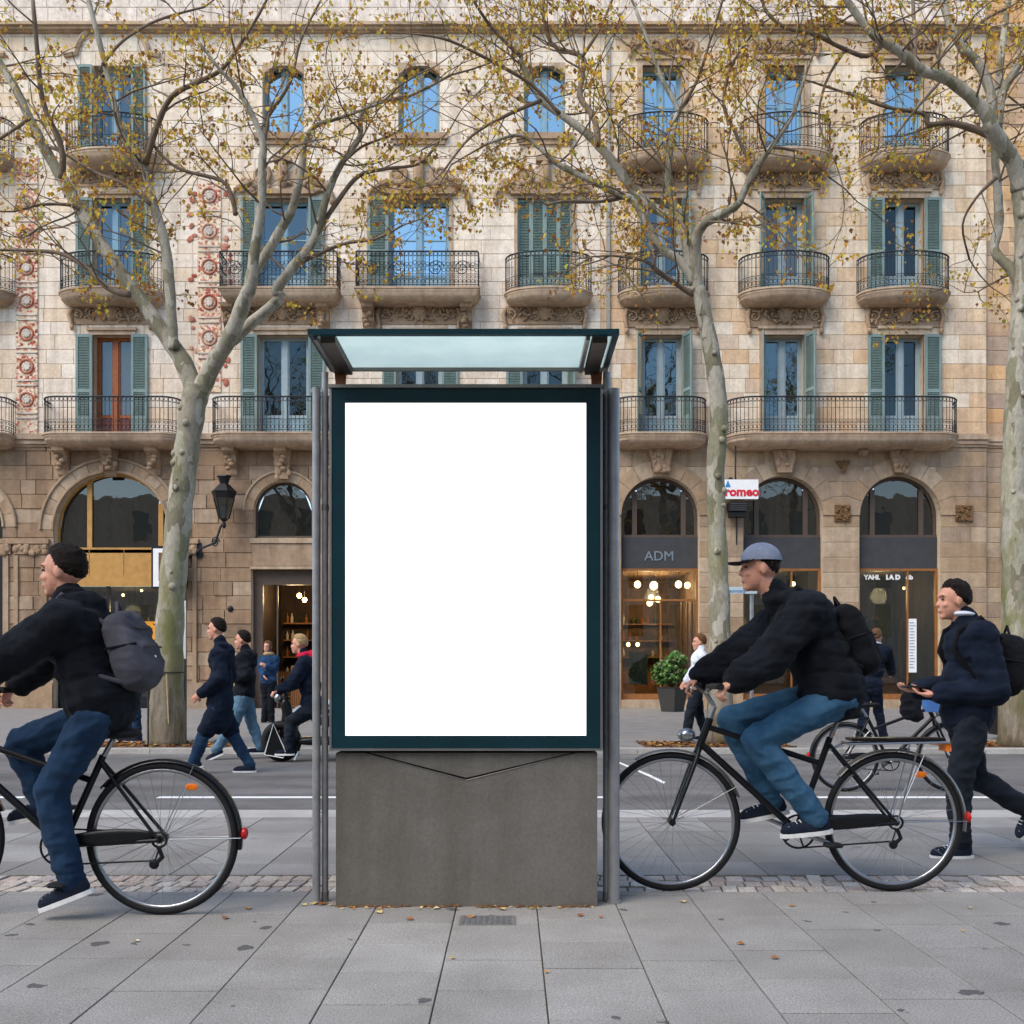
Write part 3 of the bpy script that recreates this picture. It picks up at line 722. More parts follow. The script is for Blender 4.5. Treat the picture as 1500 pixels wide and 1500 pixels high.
# ---------------- left house: carved stone, red mosaics, four bays
A = Facade('mosaic_house', 'pale stone house with red mosaic strips and flat carved balconies behind the two-stemmed tree', fx(-190), fx(880), TOP,
           [(fz(640), M['stone_rough']), (fz(240), M['stone_l']), (fz(50), M['stone_l']), (99, M['attic'])])
bays = {-62: (28, 28), 165: (28, 28), 415: (37, 37), 614: (33, 44), 798: (32, 40)}
for b, (h1, h2) in bays.items():
    A.rect(fx(b - h1), fx(b + h1), Z1, T1); A.rect(fx(b - h2), fx(b + h2), Z2, T2)
    if b in (165, -62): A.rect(fx(b - 28), fx(b + 28), Z3, T3)
    else: A.rect(fx(b - 30), fx(b + 30), fz(197), fz(92))
A.archo(fx(163), 83/50, fz(776), BASE, .40)
A.archo(fx(-52), 56/50, fz(772), BASE, .40)
for b in (415, 614, 798): A.archo(fx(b), 43/50, fz(748), fz(788), .30); A.rect(fx(b - 46), fx(b + 46), BASE, fz(832))
A.finish()
for b, (h1, h2) in bays.items():
    wood = b == 165
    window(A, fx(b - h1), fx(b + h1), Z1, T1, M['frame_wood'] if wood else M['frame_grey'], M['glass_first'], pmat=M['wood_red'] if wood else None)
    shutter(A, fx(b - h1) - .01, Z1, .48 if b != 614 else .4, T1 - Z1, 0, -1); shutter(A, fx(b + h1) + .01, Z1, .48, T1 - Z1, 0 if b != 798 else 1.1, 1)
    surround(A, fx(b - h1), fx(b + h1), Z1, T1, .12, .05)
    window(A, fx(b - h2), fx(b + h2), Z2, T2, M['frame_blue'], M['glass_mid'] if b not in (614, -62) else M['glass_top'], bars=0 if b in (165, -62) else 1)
    if b == 798:
        for i in range(4): shutter(A, fx(758 + i*20), Z2, .40, T2 - Z2, 0, 1, yo=-.06)
    else:
        shutter(A, fx(b - h2) - .01, Z2, .48 if b < 500 else .62, T2 - Z2, 0, -1)
        if b != 614: shutter(A, fx(b + h2) + .01, Z2, .46, T2 - Z2, 0, 1)
    surround(A, fx(b - h2), fx(b + h2), Z2, T2, .1, .05)
    if b in (165, -62):
        window(A, fx(b - 28), fx(b + 28), Z3, T3, M['frame_blue'], M['glass_mid'])
        shutter(A, fx(b - 28) - .01, Z3, .42, T3 - Z3, 0, -1); shutter(A, fx(b + 28) + .01, Z3, .42, T3 - Z3, 0, 1)
        g = MB()
        pts = [(fx(b) + 1.05*math.cos(a), A.Y - .05, T3 + .35 + .85*math.sin(a)) for a in [math.pi*i/16 for i in range(17)]]
        g.tube([(fx(b) + 1.4, A.Y - .05, T3 + .3)] + pts + [(fx(b) - 1.4, A.Y - .05, T3 + .3)], .09, 6); g.build('hood_moulding', M['mould'], A.root, smooth=True)
    else:
        zt = fz(92); window(A, fx(b - 30), fx(b + 30), fz(197), zt - .0, M['frame_blue'], M['glass_top'], panel=0)
        g = MB(); N = 10; x0, x1 = fx(b - 30), fx(b + 30)           # shaded curved head of the opening
        arc = [(x0 + (x1 - x0)*i/N, zt - .34 + .3*math.sin(math.pi*i/N)) for i in range(N + 1)]
        for i in range(N): g.prism([arc[i], arc[i+1], (arc[i+1][0], zt), (arc[i][0], zt)], A.Y - .02, A.Y + .2)
        g.build('window_head', M['mould'], A.root, fix=True)
        g = MB(); g.box(fx(b - 42), fx(b + 42), A.Y - .14, A.Y + .2, fz(206), fz(197)); g.box(fx(b - 38), fx(b + 38), A.Y - .09, A.Y + .02, fz(213), fz(206)); g.build('window_sill', M['carved'], A.root)
        # pediment over the second-floor window
        g = MB(); Y = A.Y - .05; zt2 = T2 + .1
        for sx in (-1, 1):
            pts = [(fx(b) + sx*(.62 + .26*(1 - i/34)*math.cos(.4*i + 2.4)), Y - .06, zt2 + .55 + .3*(1 - i/34)*math.sin(.4*i + 2.4)) for i in range(32)]; g.tube(pts, [.07*(1 - i/50) for i in range(32)], 7)
            g.tube([(fx(b) + sx*.9, Y - .06, zt2 + .35), (fx(b) + sx*1.2, Y - .08, zt2 + .22), (fx(b) + sx*1.36, Y - .05, zt2 + .14), (fx(b) + sx*1.46, Y - .04, zt2 - .02), (fx(b) + sx*1.44, Y - .04, zt2 - .14)], [.11, .08, .06, .06, .05], 7)
            g.ell((fx(b) + sx*1.44, Y - .05, zt2 - .22), (.08, .07, .11), nu=8, nv=6); g.ell((fx(b) + sx*.62, Y - .05, zt2 + .5), (.13, .06, .13), nu=8, nv=6)
            for i in range(26): g.ell((fx(b) + sx*R.uniform(.15, 1.25), Y - .03 - R.uniform(0, .05), zt2 + R.uniform(.05, .42)), (R.uniform(.07, .15), .05, .07), nu=8, nv=5)
        g.ell((fx(b), Y - .08, zt2 + .55), (.17, .14, .45), nu=10, nv=8); g.box(fx(b) - .26, fx(b) + .26, Y - .16, Y + .06, zt2 + .92, zt2 + 1.05)
        g.box(fx(b - h2) - .2, fx(b + h2) + .2, Y - .12, Y + .06, zt2 - .02, zt2 + .12); g.build('pediment', M['carved'], A.root, smooth=50)
# balconies of the left house
balcony(A, 'round', -130, 8, 632, .8, brackets=(-62,)); balcony(A, 'round', 52, 260, 632, .85, rad=.5, brackets=(95, 163, 228)); balcony(A, 'round', 302, 532, 632, .85, rad=.5, brackets=(340, 415, 490))
balcony(A, 'round', 548, 688, 632, .8, brackets=(614,)); balcony(A, 'bow', 728, 868, 632, .8, brackets=(798,))
balcony(A, 'bow', -138, 18, 418, .8); balcony(A, 'bow', 82, 240, 418, .85); balcony(A, 'rect', 318, 495, 419, .8, rad=.04, ornate=True, brackets=(338, 475))
balcony(A, 'rect', 518, 703, 419, .8, rad=.04, ornate=True, brackets=(541, 683)); balcony(A, 'bow', 738, 870, 418, .85)
balcony(A, 'bow', -136, 16, 214, .85); balcony(A, 'bow', 90, 235, 214, .9)
for b in (165, 415, 614, 798): carved(A, fx(b), fz(460), 2.3, .62)
carved(A, fx(165), fz(262), 2.2, .5); 
mosaic_strip(A, 24, 56, 232, 636); mosaic_strip(A, 290, 324, 270, 575, 52)
g = MB()
for i in range(40):
    z = fz(R.uniform(280, 570)); sx = R.choice((-1, 1)); g.ell((fx(307) + sx*R.uniform(.38, .62), A.Y - .03, z), (R.uniform(.05, .1), .02, R.uniform(.05, .1)), nu=7, nv=5)
g.build('mosaic_sprig', M['mosaic_red'], A.root)
string_course(A, fz(655), fz(637), .2); string_course(A, fz(50), fz(40), .3)
# arches of the left house
for cx, h, zs, n in ((163, 83, 776, 13), (-52, 56, 772, 11)):
    voussoirs(A, fx(cx), h/50, fz(zs), h/50, .40, n, M['stone_low'])
    g = MB(); g.ring((fx(cx), A.Y - .05, fz(zs)), h/50 + .04, .05, n=24, k=6, a0=0, a1=math.pi); g.ring((fx(cx), A.Y - .06, fz(zs)), h/50 + .4, .05, n=24, k=6, a0=0, a1=math.pi); g.build('arch_moulding', M['stone_low'], A.root, smooth=True)
arch_window(A, fx(163), 83/50, fz(776), fz(803), 83/50, M['wood_yellow'], M['glass_low'], (fx(127), fx(232)), .22, .06)
arch_window(A, fx(-52), 56/50, fz(772), fz(803), 56/50, M['wood_yellow'], M['glass_low'], (fx(-52),), .22, .06)
for i, (a, b) in enumerate(((82, 127), (127, 178), (178, 232), (232, 245))):
    g = MB(); g.box(fx(a) + .01, fx(b) - .01, A.Y + .18, A.Y + .26, fz(843), fz(804)); g.build('wood_panel', M['wood_yellow'], A.root)
g = MB(); g.box(fx(81), fx(245), A.Y + .16, A.Y + .25, fz(858), fz(842.9)); g.build('wood_lintel', M['wood_yellow'], A.root)
g = MB()
for a in (81, 152, 240): g.box(fx(a), fx(a) + .09, A.Y + .2, A.Y + .3, BASE, fz(858))
g.box(fx(81) + .09, fx(240), A.Y + .2, A.Y + .3, BASE, BASE + .35); g.box(fx(81) + .09, fx(240), A.Y + .205, A.Y + .295, fz(898), fz(896)); sf = g.build('shop_front', M['black'], A.root)
for a, b in ((83, 152), (154, 240)):
    g = MB(); g.box(fx(a) + .07, fx(b), A.Y + .24, A.Y + .25, BASE + .35, fz(858)); g.build('pane', M['glass_shop'], sf)
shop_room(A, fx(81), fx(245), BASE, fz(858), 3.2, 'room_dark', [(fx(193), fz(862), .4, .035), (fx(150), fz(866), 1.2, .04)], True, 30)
g = MB(); g.box(fx(180), fx(230), A.Y + .17, A.Y + .2, fz(913), fz(910)); sgn = g.build('window_lettering', M['letter_orange'], A.root)
txt('lettering', 'TOL', .92, (fx(207), A.Y + .19, fz(928)), M['letter_orange'], sgn, .012, bold=.01)
g = MB(); g.box(fx(-108), fx(3), A.Y + .2, A.Y + .26, BASE, fz(804)); g.build('dark_door', M['black'], A.root)  # black sheet in the arch, painting the dark of its opening
for b in (415, 614, 798):
    voussoirs(A, fx(b), 43/50, fz(748), 43/50, .28, 9, M['stone_low'])
    g = MB(); g.ring((fx(b), A.Y - .05, fz(748)), 43/50 + .29, .045, n=22, k=6, a0=0, a1=math.pi); g.build('arch_moulding', M['stone_low'], A.root, smooth=True)
    arch_window(A, fx(b), 43/50, fz(748), fz(786), 43/50, M['bronze'], M['glass_low'], (), .2, .07)
    g = MB(); g.box(fx(b - 45), fx(b + 45), A.Y - .05, A.Y + .1, fz(829), fz(797)); g.build('lintel_stone', M['stone_rough'], A.root)
    g = MB(); g.box(fx(b - 48), fx(b + 48), A.Y - .1, A.Y + .1, fz(834), fz(830)); g.box(fx(b - 48), fx(b + 48), A.Y - .09, A.Y + .1, fz(796), fz(789)); g.build('lintel_moulding', M['stone_low'], A.root)
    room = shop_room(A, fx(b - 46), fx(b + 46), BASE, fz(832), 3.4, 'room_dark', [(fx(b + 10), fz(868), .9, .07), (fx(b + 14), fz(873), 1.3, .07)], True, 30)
    g = MB()
    g.box(fx(b - 46), fx(b + 46), A.Y + .16, A.Y + .3, fz(856), fz(832)); g.box(fx(b - 46), fx(b - 32), A.Y + .17, A.Y + .3, BASE, fz(856)); g.box(fx(b - 12), fx(b - 10), A.Y + .2, A.Y + .26, BASE, fz(856)); g.build('door_frame', M['bronze'], A.root)
    g = MB(); g.box(fx(b + 6), fx(b + 44), A.Y + .5, A.Y + .9, BASE + .02, BASE + 1.25)
    for q in range(12): g.box(fx(b + 6) + q*.065, fx(b + 6) + q*.065 + .03, A.Y + .47, A.Y + .5, BASE + .1, BASE + 1.2)
    g.build('slatted_counter', M['wood_brown'], room)
# rough keystones, pilaster capitals, plinth
for b, z0, z1, w0 in ((163, 655, 690, .3), (415, 655, 703, .28), (614, 655, 703, .28), (798, 655, 703, .28)):
    g = MB(); x = fx(b); za, zb = fz(z1), fz(z0); g.prism([(x - w0*.6, za), (x + w0*.6, za), (x + w0, zb), (x - w0, zb)], A.Y - .2, A.Y)
    for i in range(14): g.ell((x + R.uniform(-.2, .2), A.Y - .2, R.uniform(za, zb)), (.08, .06, R.uniform(.06, .14)), nu=7, nv=5)
    g.build('keystone', M['carved'], A.root, fix=True)
for x0, x1 in ((20, 74), (252, 292), (-2, 20)):
    g = MB(); g.box(fx(x0), fx(x1), A.Y - .14, A.Y + .02, fz(797), fz(790)); g.box(fx(x0) + .05, fx(x1) - .05, A.Y - .1, A.Y + .02, fz(812), fz(797))
    for i in range(16): g.ell((R.uniform(fx(x0) + .1, fx(x1) - .1), A.Y - .1, R.uniform(fz(812), fz(799))), (.09, .06, .09), nu=7, nv=5)
    g.build('capital', M['carved'], A.root)
for x0, x1 in ((6, 14), (62, 70), (22, 28), (283, 289)):
    g = MB(); g.box(fx(x0), fx(x1), A.Y - .09, A.Y + .02, BASE, fz(814)); g.build('pilaster_rib', M['stone_low'], A.root)
for x0, x1 in ((-190, -110), (4, 79), (247, 368), (462, 567), (661, 751), (845, 880)):
    g = MB(); g.box(fx(x0), fx(x1), A.Y - .14, A.Y + .02, BASE, .72); g.box(fx(x0), fx(x1), A.Y - .11, A.Y + .02, .72, .8); g.build('plinth', M['stone_low'], A.root)
g = MB(); g.ell((fx(338), A.Y - .05, fz(892)), (.09, .06, .09)); g.build('door_bell', M['black'], A.root, smooth=True)

# ---------------- right house: smooth ashlar, three bays, three shop arches
B = Facade('arcade_house', 'smooth honey stone house with three shop arches and bowed iron balconies', fx(880), fx(1445), TOP,
           [(fz(650), M['stone_low']), (fz(50), M['stone_r']), (99, M['attic'])])
for b in (970, 1149, 1324):
    for z0, z1 in ((Z1, T1), (Z2, T2), (Z3, T3)): B.rect(fx(b - 29), fx(b + 29), z0, z1)
ARC = ((967, 57), (1147, 58), (1318, 59))
for b, h in ARC: B.archo(fx(b), h/50, fz(755), BASE, .46)
B.finish()
fold = {970: 1.25, 1149: 1.2, 1324: 0.0}
for b in (970, 1149, 1324):
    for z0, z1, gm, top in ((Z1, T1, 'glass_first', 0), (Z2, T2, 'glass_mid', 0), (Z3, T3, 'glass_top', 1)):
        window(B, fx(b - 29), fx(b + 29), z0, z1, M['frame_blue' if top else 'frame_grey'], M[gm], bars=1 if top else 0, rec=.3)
        surround(B, fx(b - 29), fx(b + 29), z0, z1, .16, .06)
        if not top:
            for sd_ in (-1, 1): shutter(B, fx(b + sd_*29) + sd_*.01, z0, .48, z1 - z0, fold[b] + (R.uniform(-.12, .12) if fold[b] else 0), sd_)
    carved(B, fx(b), fz(462), 2.1, .72); carved(B, fx(b), fz(263), 2.1, .62); carved(B, fx(b), fz(68), 1.9, .45)
balcony(B, 'round', 900, 1042, 632, .8, rad=.6); balcony(B, 'round', 1068, 1418, 632, .9, rad=.75)
for x0, x1, py in ((905, 1042, 418), (1083, 1220, 418), (1258, 1396, 418), (905, 1042, 214), (1085, 1222, 214), (1262, 1396, 214)): balcony(B, 'bow', x0, x1, py, .9)
string_course(B, fz(655), fz(637), .16); string_course(B, fz(50), fz(40), .3)
g = MB(); g.box(fx(888), fx(893), B.Y - .1, B.Y, BASE, fz(60)); g.build('downpipe', plain('zinc_pipe', (150,146,138), .6, .4), B.root)
for b, h in ARC:
    cx, H = fx(b), h/50
    voussoirs(B, cx, H, fz(755), H, .46, 9, M['stone_low'], .05)
    arch_window(B, cx, H, fz(755), fz(784), H, M['bronze'], M['glass_low'], (fx(b - 36), fx(b + 36)), .26, .1)
    g = MB(); g.box(cx - H + .002, cx + H - .002, B.Y + .2, B.Y + .34, fz(831.9), fz(786)); fas = g.build('fascia', M['fascia'], B.root)
    g = MB(); t = .07; z1 = fz(832)
    g.box(cx - H, cx - H + t, B.Y + .16, B.Y + .3, BASE, z1); g.box(cx + H - t, cx + H, B.Y + .16, B.Y + .3, BASE, z1); g.box(cx - H + t, cx + H - t, B.Y + .161, B.Y + .3, z1 - t, z1)
    g.box(cx - H + t, cx + H - t, B.Y + .162, B.Y + .3, BASE + .25, BASE + .42)
    if b == 967: g.box(cx - H + t, cx + H - t, B.Y + .163, B.Y + .28, fz(880), fz(877)); g.box(fx(968), fx(970), B.Y + .163, B.Y + .28, BASE + .42, fz(880)); [g.box(fx(q), fx(q + 2.5), B.Y + .5, B.Y + .6, BASE + .42, fz(880)) for q in (1002, 1010, 1017)]
    else: g.box(fx(b + 14), fx(b + 16), B.Y + .163, B.Y + .28, BASE + .42, z1 - t); g.box(fx(b + 10), fx(b + 12), B.Y + .45, B.Y + .52, BASE, fz(905))
    fr = g.build('shop_frame', M['wood_brown'], B.root)
    g = MB(); g.box(cx - H + t, cx + H - t, B.Y + .22, B.Y + .23, BASE + .42, z1 - t); g.build('pane', M['glass_shop'], fr)
    g = MB(); g.box(cx - H, cx + H, B.Y - .06, B.Y + .16, BASE, BASE + .25); g.build('door_step', M['stone_low'], B.root)
    # carved keystone
    g = MB(); za, zb = fz(694), fz(656); g.prism([(cx - .2, za), (cx + .2, za), (cx + .36, zb), (cx - .36, zb)], B.Y - .22, B.Y)
    for i in range(16): g.ell((cx + R.uniform(-.22, .22), B.Y - .22, R.uniform(za, zb)), (R.uniform(.05, .1), .06, R.uniform(.06, .12)), nu=7, nv=5)
    g.build('keystone', M['carved'], B.root, fix=True)
L1 = [(fx(940), fz(852), .6, .1), (fx(912), fz(852), .9, .09), (fx(1002), fz(852), .6, .1), (fx(1018), fz(852), .9, .09), (fx(966), fz(853), .8, .12), (fx(962), fz(871), .8, .085), (fx(974), fz(873), 1.0, .085), (fx(959), fz(880), .7, .085), (fx(920), fz(940), 2.2, .06), (fx(935), fz(941), 2.2, .06), (fx(950), fz(941), 2.2, .06)]
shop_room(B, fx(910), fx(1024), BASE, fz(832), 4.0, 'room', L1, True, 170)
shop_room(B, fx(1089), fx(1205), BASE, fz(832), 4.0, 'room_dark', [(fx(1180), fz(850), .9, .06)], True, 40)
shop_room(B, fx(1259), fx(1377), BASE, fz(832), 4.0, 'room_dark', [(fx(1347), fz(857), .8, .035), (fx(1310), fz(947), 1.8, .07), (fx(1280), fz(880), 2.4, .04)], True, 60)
txt('fascia_lettering', 'ADM', .40, (fx(967), B.Y + .19, fz(814)), M['letter_grey'], B.root, .01)
txt('window_lettering', 'YAHI.', .19, (fx(1281), B.Y + .2, fz(845)), M['letter_white'], B.root, .006, bold=.008); txt('window_lettering', 'LA D', .19, (fx(1312), B.Y + .2, fz(845)), M['letter_white'], B.root, .006, bold=.012); txt('window_lettering', 'cib', .18, (fx(1336), B.Y + .2, fz(845)), M['letter_white'], B.root, .006, bold=.008)
g = MB(); g.box(fx(1334), fx(1346), B.Y + .17, B.Y + .2, fz(985), fz(906)); mb_ = g.build('menu_board', M['white'], B.root)
for i in range(16):
    g = MB(); zc = fz(912 + i*4.4); g.box(fx(1335.5), fx(1335.5) + R.uniform(.1, .19), B.Y + .165, B.Y + .17, zc - .012, zc + .012); g.build('menu_line', M['letter_grey'], mb_)
g = MB(); g.box(fx(1262), fx(1300), B.Y + .6, B.Y + .63, fz(925), fz(906)); g.box(fx(1306), fx(1330), B.Y + .7, B.Y + .73, fz(992), fz(906)); g.build('inner_screen', M['glass_low'], B.root)
g = MB(); g.box(fx(925), fx(952), B.Y + .5, B.Y + .54, fz(1003), fz(955)); g.build('chalk_board', plain('chalk_board', (84,92,94), .8), B.root)
def plaque(fc, px, py, w_, h_, tri=False):
    g = MB(); x, z = fx(px), fz(py); Y = fc.Y - .03
    if tri: g.prism([(x - w_/2, z + h_/2), (x, z - h_/2), (x + w_/2, z + h_/2)], Y - .06, Y + .03)
    else: g.box(x - w_/2, x + w_/2, Y - .05, Y + .03, z - h_/2, z + h_/2)
    for i in range(26):
        a, b = R.uniform(-.45, .45), R.uniform(-.45, .45)
        if tri and abs(a) > (b + .5)*.5: continue
        g.ell((x + a*w_, Y - .06, z + b*h_), (R.uniform(.03, .07), .04, R.uniform(.03, .07)), nu=7, nv=5)
    g.build('carved_plaque', plain('weathered_carving', (112,84,56), .9, 0, 30, .5), fc.root, fix=True)
plaque(B, 1234, 684, .42, .34, True); plaque(B, 1233, 752, .46, .48); plaque(B, 1411, 752, .5, .46)
g = MB(); g.ell((fx(1261), B.Y - .2, fz(664)), (.16, .16, .14)); g.build('stone_boss', M['carved'], B.root, smooth=True)
for x0, x1 in ((880, 909), (1025, 1088), (1206, 1258), (1378, 1445)):
    g = MB(); g.box(fx(x0), fx(x1), B.Y - .05, B.Y + .02, BASE, .5); g.build('plinth', M['stone_low'], B.root)

# ---------------- end house
C = Facade('end_house', 'plain orange stone house wall at the far end, behind the thick trunk', fx(1445), fx(1720), TOP, [(fz(640), M['stone_low']), (99, M['stone_e'])], Y0 + .12)
C.rect(fx(1560), fx(1620), Z1, T1); C.rect(fx(1560), fx(1620), Z2, T2); C.finish()
for z0, z1 in ((Z1, T1), (Z2, T2)): window(C, fx(1560), fx(1620), z0, z1, M['frame_grey'], M['glass_mid'])
string_course(C, fz(655), fz(640), .14); string_course(C, fz(50), fz(40), .3)

# ---------------- fittings on the walls
lamp = thing('wall_lamp', 'black iron lantern on a scrolled bracket beside the small arch', 'lamp', (fx(335), A.Y - .1, fz(800)))
g = MB(); Y = A.Y - .55; x = fx(336); z = fz(738)
def frus(g, x, y, z0, z1, r0, r1, n=6, m=0): g.tube([(x,y,z0),(x,y,z1)], [r0, r1], n, m)
frus(g, x, Y, fz(735), fz(726), .30, .36); frus(g, x, Y, fz(726), fz(714), .38, .14); frus(g, x, Y, fz(714), fz(704), .12, .18); frus(g, x, Y, fz(704), fz(702), .22, .2); frus(g, x, Y, fz(768), fz(764), .06, .13)
g.ell((x, Y, fz(773)), (.06, .06, .1), nu=8, nv=6); g.build('lantern_cap', M['black'], lamp)
g = MB(); frus(g, x, Y, fz(764), fz(735), .14, .29); g.build('lantern_glass', glass_dark('lantern_glass', .15, (40,28,24)), lamp)
g = MB()
for i in range(6):
    a = i*math.pi/3; g.tube([(x + .145*math.cos(a), Y + .145*math.sin(a), fz(764)), (x + .30*math.cos(a), Y + .30*math.sin(a), fz(735))], .016, 4)
g.build('lantern_frame', M['black'], lamp)
g = MB(); g.tube([(x, Y, fz(768)), (fx(331), Y, fz(776)), (fx(326), Y + .05, fz(788)), (fx(322), Y + .1, fz(798)), (fx(300), Y + .3, fz(804)), (fx(282), A.Y - .02, fz(815))], .032, 7)
g.tube([(fx(322) + .12*(1 - i/30)*math.cos(.5*i), Y + .1, fz(797) + .16*(1 - i/30)*math.sin(.5*i)) for i in range(26)], .02, 6)
for i in range(3): g.ring((fx(284 + i*4), A.Y - .06, fz(806 + i*3)), .12, .016, n=12, k=5)
g.box(fx(278), fx(296), A.Y - .06, A.Y + .02, fz(818), fz(796)); g.build('lamp_bracket', M['iron'], lamp)

sg = thing('projecting_sign', 'white lit box sign with red and blue lettering between two arches', 'sign', (fx(1075), B.Y - .3, fz(721)))
g = MB(); g.box(fx(1040), fx(1105), B.Y - .5, B.Y - .3, fz(735), fz(707)); g.build('sign_box', M['white'], sg)
g = MB(); g.box(fx(1066), fx(1070), B.Y - .3, B.Y + .02, fz(706), fz(702)); g.box(fx(1072), fx(1074), B.Y - .42, B.Y - .38, fz(707), fz(640)); g.build('sign_arm', M['iron'], sg)
txt('sign_lettering', 'romeo', .36, (fx(1081), B.Y - .505, fz(725)), M['letter_red'], sg, .004, bold=.014)
g = MB(); g.prism([(fx(1057), fz(718)), (fx(1065), fz(718)), (fx(1061), fz(708))], B.Y - .508, B.Y - .5); g.build('sign_mark', M['letter_blue'], sg)
sp = thing('wall_speaker', 'black louvred box hung under the white sign', 'loudspeaker', (fx(1076), B.Y - .2, fz(760)))
g = MB(); g.box(fx(1063), fx(1089), B.Y - .5, B.Y - .12, fz(752), fz(739)); g.box(fx(1065), fx(1087), B.Y - .46, B.Y - .12, fz(760), fz(753)); g.box(fx(1075), fx(1077), B.Y - .3, B.Y - .27, fz(800), fz(760)); g.box(fx(1074), fx(1078), B.Y - .13, B.Y + .01, fz(750), fz(742)); g.build('speaker_box', M['black'], sp)
for i in range(4): g = MB(); z = fz(742 + i*3); g.box(fx(1064), fx(1088), B.Y - .52, B.Y - .5, z - .015, z + .015); g.build('slat', M['fascia'], sp)
es = thing('green_wall_sign', 'small dark green wall sign with a white letter on the end house', 'sign', (fx(1483), C.Y - .1, fz(803)))
g = MB(); g.box(fx(1475), fx(1492), C.Y - .3, C.Y - .05, fz(823), fz(783)); g.build('sign_box', plain('sign_green', (24,62,62), .5), es)
g = MB(); g.box(fx(1481), fx(1486), C.Y - .06, C.Y + .02, fz(815), fz(790)); g.build('sign_mount', M['iron'], es)
txt('sign_letter', 'E', .42, (fx(1482), C.Y - .303, fz(797)), M['letter_white'], es, .004)
lb = thing('poster_box', 'white framed poster box with black edges, mostly behind the two-stemmed trunk', 'sign', (fx(255), A.Y - .3, fz(833)))
g = MB(); g.box(fx(229), fx(280), A.Y - .42, A.Y - .28, fz(864), fz(802)); g.build('box_edge', M['black'], lb)
g = MB(); g.box(fx(232), fx(277), A.Y - .44, A.Y - .421, fz(861), fz(806)); g.build('white_frame', M['white'], lb)
g = MB(); g.box(fx(240), fx(272), A.Y - .452, A.Y - .441, fz(853), fz(812)); g.build('poster', plain('poster_print', (120,86,56), .6, 0, 2, .5), lb)
g = MB(); g.box(fx(250), fx(256), A.Y - .28, A.Y + .02, fz(826), fz(820)); g.build('arm', M['black'], lb)

# ---------------- the street side seen only as light and in the panes: houses across the way
D = MB(); D.box(-60, 60, -34, -24, BASE - .05, 15.5)
opp = thing('opposite_house', 'long pale stone house across the street, seen only mirrored in the windows', 'building', (0, -24, 0))
D.build('wall', M['stone_l'], opp)
for zz in (5.2, 9.2, 13.0):
    for i in range(-9, 10):
        g = MB(); g.box(i*3.4 - .6, i*3.4 + .6, -24.0, -23.96, zz - 1.3, zz + 1.3); g.build('window', M['glass_low'], opp)
# ------------------------------------------------------------------ the poster display with its little roof
M['concrete'] = stone('concrete', [(116,114,109)], .12, 60, .35, (94,94,89))
M['teal'] = plain('teal_enamel', (18,48,56), .22, 0, 3, .18)
M['metal_grey'] = plain('grey_metal', (128,126,122), .45, .6, 12, .1)
M['steel_pole'] = plain('galvanised_pole', (150,151,153), .42, .35, 18, .14)
M['poster_light'] = emit('backlit_poster', (255,255,255), .62)  # glow added to the white sheet, which would otherwise shade to grey
M['rust'] = plain('rust', (110,70,48), .9, 0, 30, .4)
KD = 5.172; s_ = F/KD
kx = lambda px: (px - CX)/s_
kz = lambda py: CH + (HY - py)/s_
kio = thing('poster_display', 'teal framed street poster display with blank white sheet on a grey concrete foot', 'billboard', (kx(683), KD + .15, 0))
x0, x1 = kx(492), kx(875); zt = kz(1103)
g = MB(); c = .008
# foot: body, and the V-shaped upper field set back behind a narrow groove
vx0, vxm, vx1 = kx(533), kx(683), kx(845); vz = kz(1143)
g.prism([(x0, 0), (x1, 0), (x1, zt), (vx1, zt), (vxm, vz), (vx0, zt), (x0, zt)], KD, KD + .34)
foot = g.build('foot', M['concrete'], kio)
g = MB(); g.prism([(vxm, vz + .012), (vx1 - .03, zt), (vx0 + .03, zt)], KD + .004, KD + .2); g.build('upper_field', M['concrete'], foot)
g = MB()
for a, b in (((vx0, zt), (vxm, vz)), ((vxm, vz), (vx1, zt))): g.tube([(a[0], KD - .001, a[1]), (b[0], KD - .001, b[1])], .0028, 4)
g.build('groove_edge', M['metal_grey'], foot)
X0, X1, Z0, Z1k = kx(484), kx(882), kz(1099), kz(571); sx0, sx1, sz0, sz1 = kx(507), kx(858), kz(1077), kz(592)
g = MB(); Yk = KD - .03
g.box(X0, X1, Yk + .03, Yk + .32, Z0, Z1k); g.build('casing', M['metal_grey'], kio)
def bar(a, b, c_, d_, name='frame_bar'):
    g = MB(); g.box(a, b, Yk, Yk + .0295, c_, d_); return g.build(name, M['teal'], kio)
bar(X0 + .012, sx0, Z0 + .012, Z1k); bar(sx1, X1 - .012, Z0 + .012, Z1k); bar(sx0, sx1, sz1, Z1k); bar(sx0, sx1, Z0 + .012, sz0)
g = MB(); g.box(sx0, sx1, Yk + .012, Yk + .0296, sz0, sz1); g.build('poster', M['poster_light'], kio)
g = MB(); g.box(X0, X0 + .0115, Yk - .004, Yk + .0297, Z0, Z1k); g.box(X1 - .0115, X1, Yk - .004, Yk + .0297, Z0, Z1k); g.box(X0 + .0115, X1 - .0115, Yk - .0045, Yk + .0297, Z0, Z0 + .0115); g.build('edge_trim', M['steel'], kio)
g = MB(); g.box(X0 - .004, X1 + .004, Yk - .012, Yk + .33, Z1k + .0005, kz(566)); g.build('top_cap', M['metal_grey'], kio)
g = MB(); g.box(kx(494), kx(502), Yk + .05, Yk + .09, kz(566), kz(562)); g.build('bolt', M['black'], kio)
for z in (kz(655), kz(1000)):
    g = MB(); g.box(X1, X1 + .012, Yk + .12, Yk + .16, z - .03, z + .03); g.ell((X1 + .014, Yk + .14, z), (.01, .01, .01), nu=8, nv=6); g.build('hinge', M['rust'], kio)
g = MB()
